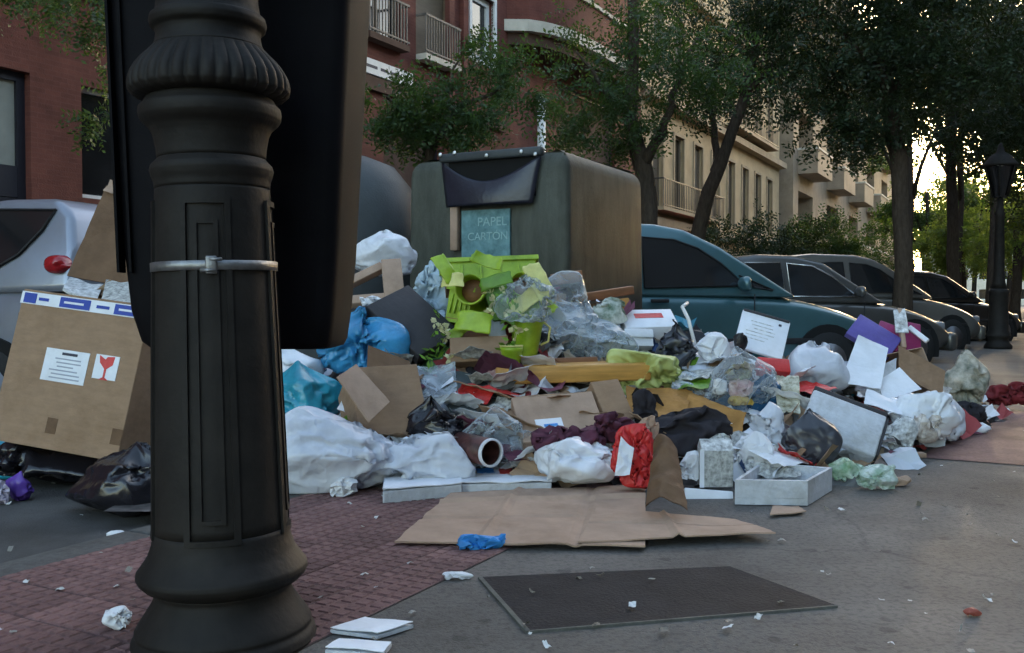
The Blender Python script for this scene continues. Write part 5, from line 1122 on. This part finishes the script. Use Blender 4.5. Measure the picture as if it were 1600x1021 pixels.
wp, W_, H_ = solid('appliance_casing', 'white appliance casing with dark top edge, standing tilted', 'appliance casing', (1250, 668, 4.5), (1368, 714, 4.4), (1262, 604, 4.65), .18, m_foam, .012)
link('top_trim', box(0, W_, .01, .19, H_ + .001, H_ + .03, .006), m_dkgrey, wp); link('side_trim', box(W_ + .001, W_ + .012, 0, .17, .01, H_ - .01, .004), m_dkgrey, wp)
link('foot', lathe([(.02, 0), (.022, .02)], 14), m_dkgrey, wp).location = (W_ * .4, -.003, .03)
bag('plastic_dome', 'grey plastic sheet heaped behind the appliance casing', 'plastic sheet', (1225, 535, 1330, 620), b_milky, 5.15, .6, .24, False)
psheet('cardboard_sheet', 'white cardboard sheet slanting above the appliance casing', 'cardboard', [(1312, 600, 5.2), (1376, 610, 5.2), (1388, 545, 5.45), (1340, 524, 5.5)], m_white, .01, .004, 51, .02)
ob, W_, H_ = carton('cardboard_box', 'open box with brown inside and white outer flaps, right end of the heap', (1400, 640, 5.35), (1476, 622, 5.55), (1398, 560, 5.5), .26, m_card2, 'front')
me, base = sheet(P(1352, 585, 5.3), P(1400, 560, 5.45), P(1400, 610, 5.35), P(1358, 625, 5.2), 8, 6, .006, .005, 7, 0); o = link('flap', me, m_foam, ob); o.matrix_world = Matrix.Translation(base)
me, base = sheet(P(1380, 628, 5.2), P(1440, 608, 5.3), P(1405, 575, 5.42), P(1372, 596, 5.32), 8, 6, .006, .005, 8, 0); o = link('flap', me, m_white, ob); o.matrix_world = Matrix.Translation(base)
me, base = sheet(P(1404, 540, 5.5), P(1476, 580, 5.6), P(1472, 620, 5.5), P(1404, 585, 5.45), 8, 6, .006, .005, 9, 0); o = link('flap', me, m_card, ob); o.matrix_world = Matrix.Translation(base)
solid('folder', 'violet folder leaning at the right of the heap', 'folder', (1322, 520, 5.7), (1388, 560, 5.6), (1340, 488, 5.8), .04, m_violet)
solid('folder', 'magenta box file behind the open box', 'folder', (1362, 535, 5.75), (1402, 550, 5.7), (1368, 498, 5.85), .08, m_magenta)
solid('folder', 'magenta box file with white edge, farther right', 'folder', (1406, 548, 5.75), (1440, 555, 5.75), (1420, 505, 5.85), .08, m_magenta)
solid('timber_strip', 'pale slat standing up between the magenta files', 'slat', (1410, 542, 5.65), (1417, 543, 5.65), (1392, 480, 5.8), .03, m_card2, .003)
psheet('magazine', 'glossy grey magazine propped above the magenta files', 'magazine', [(1400, 520, 5.7), (1420, 520, 5.7), (1414, 482, 5.8), (1396, 485, 5.8)], m_print, .008, .008, 52, 0)
solid('timber_strip', 'white slat leaning on the right magenta file', 'slat', (1446, 535, 5.7), (1452, 530, 5.7), (1424, 508, 5.8), .02, m_white, .003)
bag('rubbish_bag', 'patterned beige and green bag at the right end of the heap', 'rubbish bag', (1468, 548, 1545, 648), mat('pattern_bag', (.16, .26, .13), .4, .8, 9, .5, 40, crinkle=12, col2=(.62, .56, .46)), 5.85, .7, .16, True, 5)
bag('rubbish_bag', 'white plastic bag spilling from the open box', 'rubbish bag', (1385, 612, 1500, 692), b_white, 4.95, .6, .2, False, 5)
bag('rubbish_bag', 'white crumpled bag at the right foot of the heap', 'rubbish bag', (1440, 618, 1510, 692), b_milky, 5.25, .6, .2, False, 4)
psheet('card_sheet', 'white card strip above the spilled white bag', 'card', [(1348, 632, 5.0), (1412, 650, 4.95), (1408, 628, 5.1), (1352, 608, 5.1)], m_white, .012, .004, 53, .05)
crumple('paper_scrap', 'beige and white crumpled wrapping before the white bags', 'paper', (1425, 648, 1472, 696), mat('beige_wrap', (.48, .36, .28), .6, .5, 16, .3, 40, col2=(.8, .75, .7)), 4.9, .6, .3)
crumple('paper_scrap', 'white and dark crumpled paper beside the appliance casing', 'paper', (1372, 652, 1436, 708), m_print, 4.85, .6, .3, 4)
bag('cloth', 'dark red cloth lying beyond the patterned bag', 'cloth', (1540, 598, 1606, 636), c_red, 6.9, .7, .2, False)
bag('cloth', 'dark brown clothes under the patterned bag', 'cloth', (1480, 628, 1545, 668), c_black, 5.75, .6, .22, False)
crumple('paper_scrap', 'small white paper on the paving at the heap end', 'paper', (1512, 664, 1548, 682), m_paper, 5.7, .6, .25)
# foot of the heap, right
ft = empty('foam_tray', 'large grey white foam tray at the right foot of the heap', 'foam tray', G(1148, 790))
c = [G(1148, 790), G(1262, 792), G(1300, 768), G(1190, 758)]; b0_ = c[0]
th_ = .10
link('base', prism([q - V((b0_.x, b0_.y, 0)) for q in c], .004, .03, V((0, 0, 0))), m_foam, ft)
for i in range(4):
    a_, b_ = c[i] - V((b0_.x, b0_.y, 0)), c[(i + 1) % 4] - V((b0_.x, b0_.y, 0)); ctr = sum(c, V((0, 0, 0))) / 4 - V((b0_.x, b0_.y, 0))
    ia, ib = a_.lerp(ctr, .1), b_.lerp(ctr, .1); link('side', prism([a_, b_, ib, ia], .031, th_, V((0, 0, 0))), m_foam, ft)
psheet('newspaper', 'crumpled newspaper heaped in the foam tray', 'newspaper', [(1160, 752, 4.0), (1255, 756, 4.0), (1250, 706, 4.25), (1180, 700, 4.3)], m_news, .05, .003, 61, .1, 8, 20, 14)
crumple('paper_scrap', 'white crumpled paper between foam tray and charcoal bag', 'paper', (1140, 676, 1212, 742), m_paper, 4.1, .7, .3, 4)
bt = empty('milk_carton', 'grey printed drink carton standing before the foam tray', 'drink carton', P(1122, 762, 3.95)); k_ = 3.95 / FPX
link('body', box(-26 * k_, 24 * k_, 0, .10, .0, 58 * k_, .004), m_news, bt); link('gable', mesh([(-26 * k_, 0, 58 * k_), (24 * k_, 0, 58 * k_), (24 * k_, .1, 58 * k_), (-26 * k_, .1, 58 * k_), (-26 * k_, .05, 74 * k_), (24 * k_, .05, 74 * k_)], [(0, 1, 5, 4), (2, 3, 4, 5), (1, 2, 5), (3, 0, 4)]), m_print, bt); link('edge_strip', box(-29 * k_, -22 * k_, -.003, .0, 0, 60 * k_), m_white, bt)
crumple('paper_scrap', 'white wrapper behind the drink carton', 'paper', (1088, 676, 1142, 735), m_print, 4.15, .6, .3, 4)
crumple('paper_scrap', 'pale tissue between paper bag and drink carton', 'paper', (1062, 706, 1100, 752), m_paper, 4.0, .6, .3)
solid('flat_box', 'thin white box lying under the drink carton', 'box', (1070, 782, 3.85), (1146, 788, 3.85), (1070, 762, 3.87), .2, m_white, .004)
crumple('plastic_scrap', 'clear wrapping spilling before the foam tray', 'plastic scrap', (1165, 770, 1235, 800), b_clear, 3.75, .5, .3)
gsheet('cardboard_scrap', 'torn beige cardboard scrap on the paving before the foam tray', 'cardboard', [(1200, 812), (1262, 806), (1250, 796), (1205, 798)], m_card2, .008, .004, 62, .1, .012, 6, 8, 6)
crumple('food_packet', 'green and white crumpled packet right of the foam tray', 'packet', (1292, 728, 1352, 768), mat('green_packet', (.08, .32, .06), .35, .4, 9, .3, 40, col2=(.7, .78, .7)), 4.15, .6, .3, 4)
crumple('food_packet', 'white and green torn packet lying flat on the paving', 'packet', (1340, 738, 1402, 778), mat('green_packet2', (.12, .35, .12), .35, .4, 9, .3, 40, col2=(.8, .82, .84)), 4.0, .6, .3, 4)
crumple('food_packet', 'little beige wrapper beside the torn green packet', 'packet', (1392, 748, 1424, 764), m_card2, 4.1, .6, .3)
solid('timber_strip', 'long pale slat on the paving before the appliance casing', 'slat', (1290, 722, 4.62), (1448, 716, 4.72), (1290, 714, 4.62), .05, m_card2, .003)
# near foreground
def flatbook(label, pts, seed, m):
    c = [G(*q) for q in pts]; b0_ = c[0]; r_ = empty('notebook', label, 'notebook', b0_)
    q = [v - b0_ for v in c]; link('pages', prism(q, .004, .012, V((0, 0, 0))), m_foam, r_)
    me, b_ = sheet(*[v + V((0, 0, .0175)) for v in q], 8, 6, .004, .002, seed, .01, 9); o = link('cover', me, m, r_); o.location = b_
flatbook('pale notebook lying on the pavement beside the post base', [(516, 992), (590, 1002), (646, 984), (570, 975)], 71, m_white)
flatbook('second pale notebook at the lower picture edge', [(508, 1024), (600, 1030), (612, 1014), (530, 1010)], 72, m_white)
crumple('paper_ball', 'crumpled white paper ball on red tiles left of the post', 'paper', (163, 968, 206, 1006), m_paper, 2.28, .9, .25, 4)
crumple('paper_scrap', 'flat white scrap on the red tiles left of the post', 'paper', (165, 830, 196, 844), m_paper, 3.3, .6, .3)
crumple('paper_scrap', 'small white scrap at the corner of the cover plate', 'paper', (690, 910, 740, 922), m_paper, 2.72, .4, .3)
crumple('plastic_scrap', 'small reddish scrap alone on the pavement, lower right', 'plastic scrap', (1504, 966, 1534, 980), mat('reddish_scrap', (.28, .07, .05), .6), 2.4, .5, .2)

FILM = [('clear film draped over the slate card sheet', [(640, 650), (720, 640), (715, 585), (650, 590)], b_clear), ('milky film crumpled behind the clear round bag', [(1060, 600), (1120, 600), (1120, 550), (1065, 555)], b_milky),
        ('grey film trailing under the whiteboard', [(1225, 600), (1330, 615), (1335, 560), (1235, 560)], b_milky), ('clear film spread right of the lime pots', [(830, 540), (990, 560), (960, 500), (840, 480)], b_clear),
        ('white film lying between drink carton and charcoal bag', [(1150, 720), (1220, 725), (1215, 690), (1150, 690)], b_white), ('white film caught between casing and open box', [(1330, 640), (1400, 650), (1400, 600), (1330, 600)], b_white),
        ('pale film under the pale blue bag', [(640, 560), (700, 560), (700, 500), (640, 500)], b_pale), ('white film flattened at the right foot of the heap', [(1400, 700), (1500, 690), (1500, 660), (1420, 665)], b_white),
        ('white film between pizza box and shopping bag', [(800, 740), (850, 745), (850, 700), (790, 700)], b_clear), ('grey film hanging over the ochre flap', [(1040, 640), (1100, 640), (1100, 600), (1050, 600)], b_clear)]
for k, (lb3, c4, fm) in enumerate(FILM):
    c = [M(*q) + V((0, -.03, .05)) for q in c4]; me, base = sheet(*c, 26, 20, .035, .001, 90 + k, .12, 7, True); o = link('plastic_film', me, fm); o.location = base; tag(o, lb3, 'plastic film', 'pieces of plastic film on the heap')

# loose sheets and card pieces caught in the heap; each is named by the thing it lies next to
ANCH = [(590, 640, 'the open carton'), (680, 665, 'the dark brown bag'), (765, 708, 'the cardboard tube'), (735, 615, 'the slate card'), (768, 590, 'the foil ball'), (880, 650, 'the crushed carton'), (895, 725, 'the white shopping bag'), (895, 588, 'the orange plank'), (1000, 585, 'the yellow green bag'),
        (1080, 675, 'the black cloth'), (1110, 655, 'the ochre flap'), (1155, 600, 'the clear round bag'), (1118, 545, 'the paper bunch'), (1195, 665, 'the small white bag'), (1265, 685, 'the charcoal bag'), (1310, 650, 'the appliance casing'), (1275, 575, 'the grey plastic heap'), (1350, 570, 'the slanting white card'),
        (1435, 585, 'the open box'), (1440, 650, 'the spilled white bag'), (1122, 730, 'the drink carton'), (1225, 770, 'the foam tray'), (995, 720, 'the red carrier bag'), (570, 535, 'the blue bag'), (640, 490, 'the black case'), (1050, 545, 'the dark grey bag'), (900, 690, 'the maroon cloth'), (1235, 620, 'the yellowed sheets')]
rl = random.Random(404); used = set()
for k in range(90):
    px = rl.uniform(560, 1480); f = (px - 560) / 920; py = rl.uniform(560 + 20 * f, 735 - 60 * max(0, f - .75) / .25)
    c = M(px, py); kind = rl.choices([0, 1, 2, 3], [5, 3, 2, 1.4])[0]
    sz = rl.uniform(.07, .16) * (1.25 if kind == 1 else 1); a_ = rl.uniform(0, 6.28)
    u = V((math.cos(a_), math.sin(a_) * .8, rl.uniform(-.3, .5))).normalized() * sz; v = V((-math.sin(a_), math.cos(a_) * .8, rl.uniform(0, .7))).normalized() * sz * rl.uniform(.5, .9)
    c = c + V((0, -.06, .055)); q = [c - u - v, c + u - v, c + u + v, c - u + v]
    wr = rl.choice([('blue', m_blueb), ('red', m_red), ('green', m_limed), ('maroon', c_maroon), ('violet', m_violet)])
    nm, look, ct, fm, am, tk = [('loose_paper', 'crumpled white paper', 'paper', m_paper, .022, .0012), ('torn_card', 'torn brown cardboard piece', 'cardboard', m_card, .012, .004), ('loose_newspaper', 'crumpled grey newspaper page', 'newspaper', m_news, .025, .0012), ('torn_wrapper', 'torn %s wrapper' % wr[0], 'wrapper', wr[1], .02, .0012)][kind]
    ax, ay, an = min(ANCH, key=lambda z: (z[0] - px) ** 2 + 1.5 * (z[1] - py) ** 2); dx_, dy_ = px - ax, py - ay
    rel = ('right of' if dx_ > 0 else 'left of') if abs(dx_) > 1.3 * abs(dy_) else ('just below' if dy_ > 0 else 'just above')
    lb4 = f'{look} lying {rel} {an}'
    if lb4 in used: continue
    used.add(lb4); me, base = sheet(*q, 12, 9, am, tk, 200 + k, .12, 11, False, rl.uniform(-.03, .04)); o = link(nm, me, fm); o.location = base; tag(o, lb4, ct, ct + ' pieces caught in the heap')
